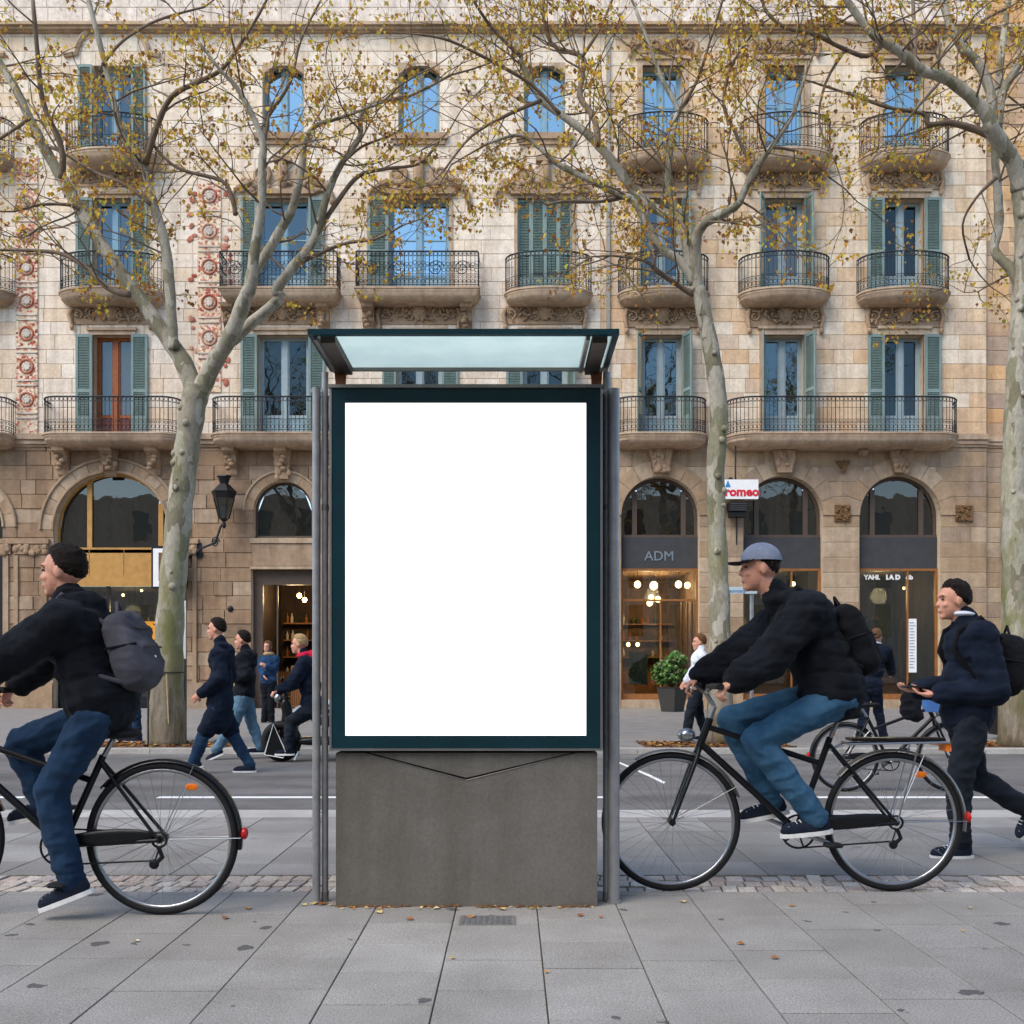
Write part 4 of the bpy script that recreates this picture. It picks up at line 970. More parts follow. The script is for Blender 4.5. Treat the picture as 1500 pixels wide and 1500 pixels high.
for i in range(60):
    x = R.uniform(x0, x1); g.ell((x, KD - R.uniform(0, .02), .004), (R.uniform(.008, .03), .012, R.uniform(.003, .01)), nu=6, nv=4)
tag(g.build('dirt_line', M['soil'], kio), kind='stuff')
# poles: each side one tall pole to the roof and one outer pole
PY = 5.262; pk = F/PY; pX = lambda px: (px - CX)/pk; pZ = lambda py: CH + (HY - py)/pk
HC = 2.752
for cx, w_, top, yy in ((463.5, 12, 568, 0), (899, 17, 570, 0)):
    g = MB(); X = pX(cx); r_ = w_/2/pk; g.tube([(X, PY + yy, 0), (X, PY + yy, pZ(top))], r_, 20); g.tube([(X, PY + yy, 0), (X, PY + yy, .012)], r_*1.25, 20); g.build('outer_pole', M['steel_pole'], kio, smooth=50)
for cx, w_ in ((474.5, 10), (889.5, 11)):
    g = MB(); X = pX(cx); r_ = w_/2/pk; g.tube([(X, PY + .03, 0), (X, PY + .03, HC - .02)], r_, 16); p_ = g.build('roof_pole', M['steel_pole'], kio, smooth=50)
    g = MB(); g.tube([(X, PY + .03, 2.02), (X, PY + .03, 2.05)], r_*1.15, 16); g.tube([(X, PY + .03, 0), (X, PY + .03, .05)], r_*1.12, 16); g.build('pole_sleeve', M['metal_grey'], p_, smooth=50)
# black strips that paint the shade of the recess between pole and casing
for a, b in ((481.5, 483.5), (883, 885.5)):
    g = MB(); g.box(kx(a), kx(b), Yk + .1, Yk + .28, Z0, Z1k); g.build('gasket', M['black'], kio)
# roof
cy0, cy1 = 4.73, 5.33; cx0, cx1 = -.945, .496
g = MB(); g.box(cx0, cx1, cy0, cy0 + .03, HC - .006, HC + .02); g.build('roof_front_rail', M['teal'], kio)
for a, b in ((cx0, cx0 + .03), (cx1 - .03, cx1)):
    g = MB(); g.box(a, b, cy0 + .03, cy1, HC - .006, HC + .03); g.build('roof_side_rail', M['teal'], kio)
g = MB(); g.box(cx0 + .03, cx1 - .03, cy1 - .02, cy1, HC - .004, HC + .028); g.build('roof_back_rail', M['metal_grey'], kio)
for a, b in ((cx0 + .05, cx0 + .12), (cx1 - .12, cx1 - .05)):
    g = MB(); g.box(a, b, cy0 + .05, cy1 - .03, HC - .03, HC + .01); g.build('roof_bracket', plain('bracket_brown', (66,60,56), .6), kio)
    g = MB(); g.box(a - .03, a - .012, cy0 + .04, cy1 - .03, HC - .02, HC + .02); g.build('roof_rib', M['metal_grey'], kio)
for a in (cx0 + .06, cx1 - .06):
    g = MB(); g.prism([(a - .02, kz(566)), (a + .02, kz(566)), (a + .03, HC - .02), (a - .03, HC - .02)], KD + .1, KD + .13); g.build('roof_strut', M['rust'], kio)
def frost():
    m, nt, n, l, b = newmat('frosted_glass'); n.remove(b); p = coords(nt)
    f = nz(nt, p, 5, 5); col = ramp(nt, f, [(.3, S((196,218,208))), (.7, S((214,232,222)))])
    tr = n.new('ShaderNodeBsdfTranslucent'); df = n.new('ShaderNodeBsdfDiffuse'); l.new(col, tr.inputs[0]); l.new(col, df.inputs[0])
    mx = n.new('ShaderNodeMixShader'); mx.inputs[0].default_value = .3; l.new(tr.outputs[0], mx.inputs[1]); l.new(df.outputs[0], mx.inputs[2])
    gl = n.new('ShaderNodeBsdfGlossy'); gl.inputs['Roughness'].default_value = .2; m2 = n.new('ShaderNodeMixShader'); m2.inputs[0].default_value = .06
    l.new(mx.outputs[0], m2.inputs[1]); l.new(gl.outputs[0], m2.inputs[2]); l.new(m2.outputs[0], n['Material Output'].inputs[0]); return m
g = MB(); z = HC + .012
g.add([(cx0 + .03, cy0 + .03, z), (cx1 - .03, cy0 + .03, z), (cx1 - .03, cy1 - .02, z), (cx0 + .03, cy1 - .02, z)], [(0, 3, 2, 1)]); g.build('roof_glass', frost(), kio)

# ------------------------------------------------------------------ small street furniture beyond the road
def leafy(g, c, rad, n, size, m=0, rr=R):
    for i in range(n):
        u = Vector((rr.gauss(0, 1), rr.gauss(0, 1), rr.gauss(0, 1))).normalized(); p = Vector(c) + Vector((u.x*rad[0], u.y*rad[1], u.z*rad[2]))*rr.uniform(.35, 1)**.6
        a = Vector((rr.gauss(0, 1), rr.gauss(0, 1), rr.gauss(0, .6))).normalized(); b = a.orthogonal().normalized(); leaf_shape(g, p, a, b, a.cross(b), size*rr.uniform(.6, 1.2), m)
M['leaf_green'] = stone('green_leaf', [(86,128,62),(66,106,48),(110,146,80),(140,152,110),(58,88,44)], .1, 20, 0)
pd = 27.6; kk = pd/F; P = at(985, 1032, pd); P.z = BASE
pl_ = thing('potted_shrub', 'bushy green shrub in a dark planter before the lit shop', 'plant', P)
g = MB(); g.tube([(P.x, P.y, BASE), (P.x, P.y, BASE + .62), (P.x, P.y, BASE + .66)], [.30, .42, .45], 4); g.build('planter', plain('dark_planter', (60,58,54), .8), pl_)
g = MB(); leafy(g, (P.x - .1, P.y, BASE + 1.05), (.5, .36, .36), 600, .1); leafy(g, (P.x + .12, P.y, BASE + 1.4), (.3, .3, .24), 240, .09); g.build('foliage', M['leaf_green'], pl_)
g = MB()
for i in range(14): g.tube([(P.x, P.y, BASE + .6), (P.x + R.uniform(-.5, .4), P.y + R.uniform(-.3, .3), BASE + R.uniform(1.1, 1.7))], [.015, .004], 4)
g.build('stem', plain('stem', (84,70,50), .9), pl_)
pd = 17.0; P = at(1101, 1090, pd); P.z = BASE
ss = thing('street_sign', 'narrow white street sign on a grey post behind the capped cyclist', 'sign', P)
X = P.x; g = MB(); zz = lambda py: CH + (HY - py)*pd/F
g.tube([(X, pd, BASE), (X, pd, zz(853))], .032, 10); g.build('post', M['steel_pole'], ss, smooth=50)
g = MB(); a, b = at(1065, 870, pd), at(1108, 860, pd); g.box(a.x, b.x, pd - .06, pd - .035, a.z, b.z); g.build('sign_plate', plain('pale_plate', (206,218,222), .5, 0, 10, .05), ss)
g = MB(); g.box(X - .05, X + .05, pd - .034, pd + .04, zz(868), zz(862)); g.build('clamp', M['iron'], ss)
txt('sign_lettering', 'eorceny', .085, (at(1079, 865, pd).x, pd - .063, zz(866)), M['letter_blue'], ss, .002); txt('sign_lettering', 'Tz-ment', .06, (at(1098, 863, pd).x, pd - .063, zz(863)), M['letter_grey'], ss, .002)
pd = 15.9; P = at(266, 1088, pd); P.z = BASE
tt = thing('information_post', 'slim dark post with a white panel standing behind the two-stemmed trunk', 'post', P); zz = lambda py: CH + (HY - py)*pd/F
g = MB(); g.box(P.x - .055, P.x + .055, pd, pd + .08, BASE, zz(858)); g.box(P.x - .08, P.x + .08, pd - .02, pd + .1, BASE, BASE + .03); g.build('post', plain('post_green', (44,54,54), .5), tt)
g = MB(); g.box(P.x - .02, P.x + .07, pd - .02, pd - .002, zz(965), zz(880)); g.build('white_panel', M['white'], tt)
pd = 16.6; P = at(1479, 1078, pd); P.z = BASE
cr = thing('ribbed_planter', 'dark ribbed planter box beside the thick trunk', 'planter', P); zz = lambda py: CH + (HY - py)*pd/F; hw = 17*pd/F
g = MB(); g.box(P.x - hw, P.x + hw, pd, pd + .34, BASE + .08, zz(1030)); g.box(P.x - hw*.8, P.x - hw*.6, pd + .05, pd + .1, BASE, BASE + .08); g.box(P.x + hw*.6, P.x + hw*.8, pd + .05, pd + .1, BASE, BASE + .08); g.build('box', M['black'], cr)
for i in range(7): x = P.x - hw + .02 + i*(2*hw - .04)/7; g = MB(); g.box(x, x + .035, pd - .015, pd, BASE + .1, zz(1032)); g.build('rib', M['fascia'], cr)
g = MB(); leafy(g, (P.x + .05, pd + .17, zz(1022)), (.2, .15, .12), 120, .07); g.build('foliage', M['leaf_green'], cr)
# ------------------------------------------------------------------ plane trees
def bark():
    m, nt, n, l, b = newmat('plane_bark'); p = coords(nt, (1, 1, .45))
    v = n.new('ShaderNodeTexVoronoi'); v.inputs['Scale'].default_value = 6.5; v.inputs['Randomness'].default_value = 1
    wob = n.new('ShaderNodeTexNoise'); wob.inputs['Scale'].default_value = 5; l.new(p, wob.inputs['Vector'])
    ad = n.new('ShaderNodeVectorMath'); ad.operation = 'MULTIPLY_ADD'; ad.inputs[1].default_value = (.35,)*3; l.new(wob.outputs[1], ad.inputs[0]); l.new(p, ad.inputs[2]); l.new(ad.outputs[0], v.inputs['Vector'])
    sep = n.new('ShaderNodeSeparateColor'); l.new(v.outputs['Color'], sep.inputs[0])
    flakes = ramp(nt, sep.outputs[0], [(0, S((150,142,124))), (.25, S((168,162,146))), (.5, S((136,132,110))), (.68, S((176,170,154))), (.85, S((122,116,94)))], 'CONSTANT')
    fine = nz(nt, p, 26, 6, .7); moss = nz(nt, p, 2.6, 5, .65)
    c = mixc(nt, 1.0, flakes, ramp(nt, fine, [(.3, (.66,)*3), (.68, (1.12,)*3)]), 'MULTIPLY')
    g_ = n.new('ShaderNodeNewGeometry'); sz = n.new('ShaderNodeSeparateXYZ'); l.new(g_.outputs['Position'], sz.inputs[0])
    low = n.new('ShaderNodeMapRange'); low.inputs[1].default_value = 1.2; low.inputs[2].default_value = 6.5; low.inputs[3].default_value = .8; low.inputs[4].default_value = 0; l.new(sz.outputs[2], low.inputs[0])
    mm = n.new('ShaderNodeMath'); mm.operation = 'MULTIPLY'; l.new(ramp(nt, moss, [(.48, (0,0,0)), (.6, (1,1,1))]), mm.inputs[0]); l.new(low.outputs[0], mm.inputs[1])
    c = mixc(nt, mm.outputs[0], c, S((112,112,52)))
    rb = n.new('ShaderNodeMapRange'); rb.inputs[1].default_value = .3; rb.inputs[2].default_value = 1.9; rb.inputs[3].default_value = .75; rb.inputs[4].default_value = 0; l.new(sz.outputs[2], rb.inputs[0])
    c = mixc(nt, rb.outputs[0], c, ramp(nt, nz(nt, coords(nt, (6, 6, 1)), 4, 5), [(.3, S((62,50,38))), (.7, S((130,112,88)))]))
    l.new(c, b.inputs['Base Color']); b.inputs['Roughness'].default_value = .85
    h = n.new('ShaderNodeMath'); h.operation = 'ADD'; l.new(sep.outputs[1], h.inputs[0]); l.new(fine, h.inputs[1]); bump(nt, h.outputs[0], b, .5, .02); return m
M['bark'] = bark()
M['twig'] = plain('twig_bark', (118,102,86), .85, 0, 6, .25)
def leaf_mat():
    m, nt, n, l, b = newmat('autumn_leaf'); n.remove(b)
    cols = [(226,186,72),(204,156,72),(232,204,90),(176,124,70),(212,188,88),(178,172,84),(214,166,78),(152,108,70)]
    c = ramp(nt, piece_random(nt), [(i/8, S(q)) for i, q in enumerate(cols)], 'CONSTANT')
    df = n.new('ShaderNodeBsdfDiffuse'); tr = n.new('ShaderNodeBsdfTranslucent'); l.new(c, df.inputs[0]); l.new(c, tr.inputs[0])
    mx = n.new('ShaderNodeMixShader'); mx.inputs[0].default_value = .42; l.new(df.outputs[0], mx.inputs[1]); l.new(tr.outputs[0], mx.inputs[2]); l.new(mx.outputs[0], n['Material Output'].inputs[0]); return m
M['tleaf'] = leaf_mat()
def smooth_path(P, sub=4):
    """Catmull-Rom through the points; each is (Vector, radius)"""
    out = []
    for i in range(len(P) - 1):
        p0 = P[max(i-1, 0)]; p1 = P[i]; p2 = P[i+1]; p3 = P[min(i+2, len(P)-1)]
        for k in range(sub):
            t = k/sub; t2, t3 = t*t, t*t*t
            v = .5*((2*p1[0]) + (p2[0]-p0[0])*t + (2*p0[0]-5*p1[0]+4*p2[0]-p3[0])*t2 + (3*p1[0]-p0[0]-3*p2[0]+p3[0])*t3)
            out.append((v, p1[1] + (p2[1]-p1[1])*t))
    return out + [P[-1]]
def plane_tree(label, d, trunk, limbs, seed, nleaf, knots):
    rr = random.Random(seed); k = d/F
    base = at(trunk[0][0], trunk[0][1], d); base.z = BASE
    t = thing('plane_tree', label, 'tree', base, 'bare-branched plane trees along the far pavement')
    P = [(at(x, y, d, w), w_*k/2) for x, y, w_, w in [(a[0], a[1], a[2], a[3] if len(a) > 3 else 0) for a in trunk]]
    P[0] = (Vector((P[0][0].x, P[0][0].y, BASE - .03)), P[0][1]*1.22)
    sp = smooth_path(P, 6); g = MB(); g.tube([p for p, r in sp], [r*(1 + .05*math.sin(i*1.7 + seed)) for i, (p, r) in enumerate(sp)], 18)
    for q in range(knots):
        p, r = sp[rr.randrange(6, len(sp) - 2)]; a = rr.uniform(-2.6, -.5); o = Vector((math.cos(a), math.sin(a), 0)); g.ell(p + o*r*.93, (.05*rr.uniform(.6, 1.3),)*3, nu=8, nv=6)
    g.build('trunk', M['bark'], t, smooth=180)
    tips = []
    def twig(g, p, dr, L, r, lvl):
        pts = [p.copy()]; n = 5; q = p.copy(); dr = dr.copy()
        for i in range(n):
            dr = (dr + Vector((rr.gauss(0, .22), rr.gauss(0, .22), rr.gauss(0, .16) + .03))).normalized(); q = q + dr*(L/n); pts.append(q.copy())
            if lvl > 0 and i > 0 and rr.random() < .7:
                sd_ = (dr + Vector((rr.gauss(0, .8), rr.gauss(0, .7), rr.gauss(0, .6)))).normalized(); twig(g, q, sd_, L*rr.uniform(.4, .62), r*.55, lvl - 1)
            if lvl == 0: tips.append((q.copy(), dr.copy()))
        g.tube(pts, [r*(1 - .75*i/n) for i in range(n + 1)], 4 if lvl < 2 else 5, cap=False)
    g2 = MB()
    for li, lim in enumerate(limbs):
        dw = rr.uniform(-.9, .9); n = len(lim); Q = []
        for i, (x, y, w_) in enumerate(lim):
            f = min(1, i/3.0); ww = lim_w.get((seed, li), dw)*f*(i/n + .3); Q.append((at(x, y, d + ww), max(.012, w_*(d + ww)/F/2)))
        sp = smooth_path(Q, 4); g = MB(); g.tube([p for p, r in sp], [r*(1 + .06*math.sin(i*2.1 + li)) for i, (p, r) in enumerate(sp)], 10 if lim[0][2] > 12 else 7)
        g.build('limb', M['bark'] if lim[0][2] > 12 else M['twig'], t, smooth=180)  # thin limbs take the darker twig brown, their shadow put into the colour
        for i in range(3, len(sp)):
            p, r = sp[i]; dr = (sp[i][0] - sp[i-1][0]).normalized()
            if r < .11 and rr.random() < (.42 if r < .07 else .24):
                sd_ = (dr*.5 + Vector((rr.gauss(0, .75), rr.gauss(0, .75), rr.gauss(.12, .5)))).normalized(); twig(g2, p, sd_, rr.uniform(.7, 1.7), min(r*.4, .018), 2)
        p, r = sp[-1]; twig(g2, p, (sp[-1][0] - sp[-2][0]).normalized(), 1.6, min(r*.8, .03), 2)
    tag(g2.build('twigs', M['twig'], t), kind='stuff')
    g = MB(); rr.shuffle(tips); c = 0
    while c < nleaf:
        p, dr = tips[rr.randrange(len(tips))]; u = Vector((rr.gauss(0, 1), rr.gauss(0, 1), rr.gauss(0, .7))).normalized(); v = (Vector((0, 0, -1)) + u.orthogonal().normalized()*rr.uniform(.2, 1.2)).normalized()
        u = (u - v*u.dot(v)).normalized(); q = p + Vector((rr.gauss(0, .06), rr.gauss(0, .06), rr.gauss(-.03, .05))); s = rr.uniform(.03, .07)*(1.15 if rr.random() < .2 else 1)
        leaf_shape(g, q, u, v, u.cross(v), s); c += 1
    tag(g.build('leaves', M['tleaf'], t), kind='stuff')
    return t
lim_w = {}
T1k = [(243,1092,50),(246,985,44),(251,880,38),(262,760,37),(271,680,35),(282,600,37),(290,566,36)]
T1l = [[(288,580,30),(268,530,26),(243,493,22),(200,430,19),(157,370,18),(117,307,18),(90,260,17),(67,220,15),(43,173,13),(23,130,12),(-4,86,10),(-40,30,8)],
 [(255,512,16),(252,470,15),(247,400,16),(240,350,15),(227,307,14),(217,267,12),(210,242,12),(180,200,10),(167,150,9),(147,67,8),(128,-5,7)],
 [(213,240,10),(227,193,9),(250,143,8),(290,120,7),(323,103,6),(345,75,5),(380,20,4),(400,-20,3)],
 [(90,262,11),(90,217,9),(63,150,8),(55,80,7),(48,0,6)],
 [(291,580,28),(312,535,25),(337,493,24),(360,435,21),(367,417,19),(373,367,15),(383,300,13),(384,240,12),(383,200,10),(350,133,7),(323,103,5),(290,60,4)],
 [(372,398,16),(387,377,15),(412,335,14),(430,300,13),(443,240,11),(445,213,9),(460,186,7),(500,172,5),(560,150,4)],
 [(340,500,16),(372,470,16),(410,437,15),(405,425,15),(430,390,14),(460,350,13),(480,283,11),(500,240,9),(527,200,8),(528,170,7),(550,150,6),(600,140,5),(660,110,4)],
 [(468,335,8),(500,287,7),(527,257,6),(567,247,5),(613,240,4),(640,212,3)],
 [(440,385,6),(500,358,5),(550,350,4),(590,330,3)],
 [(190,432,11),(160,423,9),(123,390,7),(90,372,6),(50,367,5),(-5,366,4)],
 [(222,300,8),(187,273,7),(140,253,5),(97,227,4),(60,210,3)],
 [(117,307,7),(100,300,5),(60,300,4),(20,310,3)],
 [(385,215,7),(392,180,6),(393,170,6),(425,120,5),(440,60,4),(470,0,3)],
 [(345,315,7),(340,290,7),(325,265,6),(270,250,5),(240,230,4),(200,180,3)],
 [(150,95,5),(180,60,4),(230,30,4),(300,10,3)], [(43,173,6),(20,190,5),(-20,215,4)], [(500,240,5),(530,215,4),(570,200,3)]]
T2k = [(1055,1085,36),(1055,940,32),(1052,830,29),(1048,700,27),(1053,600,26),(1043,520,24),(1027,440,21),(1020,420,20)]
T2l = [[(1022,425,17),(1019,380,17),(1021,345,16),(1035,325,14),(1060,312,13),(1080,300,12),(1088,285,11),(1105,250,10),(1130,215,8),(1160,170,6),(1180,110,4)],
 [(1018,415,15),(997,383,13),(967,363,12),(947,327,11),(927,293,10),(913,287,10),(860,262,9),(817,240,8),(790,217,6),(760,198,5),(715,210,4)],
 [(1010,395,14),(1003,345,14),(987,320,14),(950,300,14),(923,273,14),(900,240,13),(877,213,13),(857,193,12),(820,167,10),(793,147,9),(773,110,8),(763,83,7),(760,0,6)],
 [(877,213,10),(870,173,9),(850,143,9),(853,110,8),(853,83,7),(807,63,6),(793,0,5)],
 [(1012,400,14),(1005,350,13),(997,320,12),(980,277,10),(980,233,10),(990,173,8),(993,160,8),(967,110,7),(957,83,6),(930,10,5)],
 [(1016,432,9),(985,412,8),(963,397,8),(955,388,7)],
 [(793,147,6),(740,170,5),(690,200,4),(650,250,3)], [(820,167,6),(780,125,5),(730,95,5),(660,60,4),(610,50,3)], [(990,170,6),(1020,120,5),(1040,60,4),(1060,-5,4)],
 [(913,287,6),(880,295,5),(830,295,4),(800,300,3)], [(853,83,5),(880,40,4),(900,-10,4)], [(763,83,6),(720,40,5),(690,-5,4)], [(1105,250,6),(1080,200,5),(1060,150,5),(1075,90,4),(1110,40,3)], [(1130,215,5),(1175,225,4),(1215,260,3)]]
T3k = [(1492,1090,50),(1490,900,42),(1487,760,38),(1486,700,36),(1490,560,31),(1495,470,28),(1499,390,26),(1499,330,24),(1492,265,22)]
T3l = [[(1494,280,24),(1488,245,24),(1470,215,23),(1452,188,22),(1447,170,19),(1420,140,17),(1383,113,16),(1350,103,15),(1320,77,14),(1287,57,12),(1267,37,11),(1240,0,10),(1215,-40,8)],
 [(1455,195,17),(1453,173,16),(1450,133,14),(1433,93,13),(1407,67,12),(1387,23,11),(1380,-20,10)],
 [(1460,190,16),(1465,150,14),(1473,127,12),(1500,83,11),(1530,40,9)],
 [(1455,200,12),(1430,190,11),(1393,180,9),(1360,182,7),(1353,167,6),(1300,157,5),(1250,140,4),(1190,120,3)],
 [(1295,62,8),(1270,82,7),(1233,70,6),(1193,50,6),(1150,40,5),(1123,17,5),(1115,-8,4)],
 [(1495,420,16),(1480,393,15),(1457,367,13),(1463,330,14),(1462,290,13),(1460,260,12),(1457,217,10),(1463,120,11),(1472,40,9),(1480,-20,8)],
 [(1340,100,8),(1340,60,6),(1337,0,5)], [(1407,67,6),(1440,30,5),(1480,10,4)], [(1383,113,5),(1350,150,4),(1310,200,3)], [(1460,260,6),(1430,290,4),(1410,330,3),(1420,380,3)], [(1240,70,5),(1210,120,4),(1200,180,3),(1225,240,3)], [(1267,37,5),(1230,30,4),(1190,-5,4)]]
tr1 = plane_tree('tall plane tree whose mottled trunk forks in two, nearest the wooden shopfront', 15.4, T1k, T1l, 3, 8000, 10)
tr2 = plane_tree('slim mossy plane tree leaning behind the capped cyclist', 15.6, T2k, T2l, 5, 6800, 12)
tr3 = plane_tree('thick knobbly plane tree cut off by the picture edge', 15.2, T3k, T3l, 9, 5200, 30)
# stake and tie at the first tree
g = MB(); k = 15.1/F; a = at(217, 1062, 15.1); g.tube([(a.x, 15.1, BASE), (a.x, 15.1, at(0, 985, 15.1).z)], .014, 6); g.build('stake', M['iron'], tr1)
g = MB(); a = at(246, 985, 15.4); g.ring((a.x, a.y, a.z), .245, .009, 'z', 24, 5); g.build('tie_wire', M['iron'], tr1)
g = MB(); g.tube([at(244, 988, 15.15), at(247, 1060, 15.13)], .012, 6); g.build('prop_rod', plain('pale_rod', (170,150,110), .7), tr1)

# the row of trees on the near side of the street, behind the camera: mirrored in the window panes
def copy_tree(o, loc, rz, sc_, label):
    c = o.copy(); COL.objects.link(c); c.location = loc; c.rotation_euler = (0, 0, rz); c.scale = (sc_,)*3; c['label'] = label; c['group'] = 'plane trees behind the camera'
    for ch in o.children:
        q = ch.copy(); COL.objects.link(q); q.parent = c
    return c
for i, (o, x, y, rz) in enumerate(((tr1, -15, -9, .6), (tr2, -6.5, -11, 2.2), (tr1, 2.5, -10, 3.6), (tr3, 10.5, -11, 1.1), (tr2, 19, -9.5, 4.4))):
    copy_tree(o, (x, y, 0), rz, 1.95, 'tall plane tree on the near side, seen only mirrored in the window panes')
# ------------------------------------------------------------------ people
M['skin'] = plain('skin', (206,150,126), .5, 0, 60, .07)
M['skin'].node_tree.nodes['Principled BSDF'].inputs['Subsurface Weight'].default_value = .08
M['hair_dark'] = fabric('hair_dark', (22,17,15), (44,35,30), 60, 420, .6, .9)
M['hair_brown'] = fabric('hair_brown', (92,64,44), (124,90,62), 30, 200, .6, .5)
M['hair_blond'] = fabric('hair_blond', (150,122,84), (186,158,116), 30, 200, .6, .5)
M['eye'] = plain('eye', (30,26,26), .2)
M['black_cloth'] = fabric('black_cloth', (19,21,26), (33,36,43))
M['navy_cloth'] = fabric('navy_cloth', (18,25,38), (29,38,54))
M['denim'] = fabric('denim', (40,74,102), (70,108,136), 5, 300)
M['denim_dark'] = fabric('denim_dark', (28,46,70), (44,68,94), 5, 300)
M['denim_light'] = fabric('denim_light', (80,112,134), (106,136,156), 5, 300)
M['dark_trouser'] = fabric('dark_trouser', (28,32,40), (40,46,54))
M['grey_bag'] = fabric('grey_bag', (64,64,72), (90,90,99), 4, 220)
M['black_bag'] = fabric('black_bag', (20,21,24), (32,33,38), 4, 220)
M['white_cloth'] = fabric('white_cloth', (206,212,224), (228,232,240))
M['blue_cloth'] = fabric('blue_cloth', (30,54,84), (44,72,104))
M['red_cloth'] = fabric('red_cloth', (176,24,52), (206,40,70))
M['grey_cap'] = fabric('grey_cap', (112,122,142), (146,154,172), 5, 240)
M['shoe'] = fabric('shoe_canvas', (28,34,48), (42,48,62), 9, 240)
M['sole'] = plain('shoe_sole', (222,222,220), .6)
M['rubber'] = plain('rubber', (24,25,27), .75, 0, 30, .2)
M['bike_black'] = plain('bike_paint', (24,25,28), .3, .1, 10, .1)
M['chrome'] = plain('alloy', (168,170,172), .28, .9, 10, .1)
M['orange'] = plain('orange_reflector', (236,120,30), .25)
M['red_lens'] = plain('red_reflector', (190,30,30), .25)

def blob(name, g, voxel, mat, parent, it=4, fold=0.0, seed=0, quilt=0.0):
    """fuse overlapping closed shapes into one continuous skin, then crease it"""
    me0 = g.mesh('tmp'); t = bpy.data.objects.new('tmp', me0); COL.objects.link(t)
    md = t.modifiers.new('r', 'REMESH'); md.mode = 'VOXEL'; md.voxel_size = voxel; md.use_smooth_shade = True
    sm = t.modifiers.new('s', 'SMOOTH'); sm.factor = .5; sm.iterations = it
    me = bpy.data.meshes.new_from_object(t.evaluated_get(bpy.context.evaluated_depsgraph_get()))
    bpy.data.objects.remove(t); bpy.data.meshes.remove(me0)
    n = len(me.vertices); co = np.empty(n*3, np.float32); me.vertices.foreach_get('co', co); co = co.reshape(-1, 3)
    if fold:
        no = np.empty(n*3, np.float32); me.vertices.foreach_get('normal', no); no = no.reshape(-1, 3)
        amp = np.array([.55 - 2.2*abs(noise.noise((p[0]*5 + p[2]*4 + seed, p[1]*5, p[2]*10 - p[0]*3))) + .5*(.4 - 1.8*abs(noise.noise((p[0]*14 - p[2]*8, p[1]*12 + seed, p[2]*21 + p[0]*6)))) for p in co], np.float32)
        if quilt: amp = amp*.7 + (np.abs(np.sin(co[:, 2]*math.pi/.085 + co[:, 0]*2))**.6 - .6)*quilt/fold
        co = co + no*(amp*fold)[:, None]
    co = co - np.array(porg(parent), np.float32); me.vertices.foreach_set('co', co.ravel()); me.update()
    me.materials.clear(); me.materials.append(mat); me.polygons.foreach_set('use_smooth', [True]*len(me.polygons)); me.name = name
    return link(name, me, parent, porg(parent))

def foot_up(th):
    sl = Vector((-th.y, th.x, 0)); sl = sl.normalized() if sl.length > .1 else Vector((0, 1, 0)); u = th.cross(sl); return u if u.z > 0 else -u
def hand(g, wr, a, n_, sgn, curl, sc=1.0):
    """palm and five fingers. a: along the forearm, n_: way the palm faces, sgn: which side the thumb is"""
    a = a.normalized(); n_ = (n_ - a*n_.dot(a)).normalized(); b = a.cross(n_)*sgn
    pc = wr + a*.05*sc; g.ell(pc, (.052*sc, .043*sc, .02*sc), (a, b, n_), 12, 8); g.cone(wr - a*.02, wr + a*.025*sc, .027*sc, .026*sc, 8)
    for i, L in enumerate((.072, .08, .075, .06)):
        p = wr + (a*.088 + b*(.031 - .0205*i))*sc; th = curl*.9; d1 = a*math.cos(th) + n_*math.sin(th); q = p + d1*L*.5*sc
        th2 = curl*2.0; d2 = a*math.cos(th2) + n_*math.sin(th2); r2 = q + d2*L*.32*sc; th3 = curl*2.7; d3 = a*math.cos(th3) + n_*math.sin(th3)
        g.cone(p - a*.012, q, .0098*sc, .0088*sc, 8); g.cone(q, r2, .0088*sc, .008*sc, 8); g.cone(r2, r2 + d3*L*.24*sc, .008*sc, .007*sc, 8)
    p = wr + (a*.03 + b*.036)*sc; q = p + (a*.032 + b*.018 + n_*.02)*sc; g.cone(p, q, .0125*sc, .0105*sc, 8); g.cone(q, q + (a*.03 - b*.006 + n_*.02*(.4 + curl))*sc, .0105*sc, .0085*sc, 8)

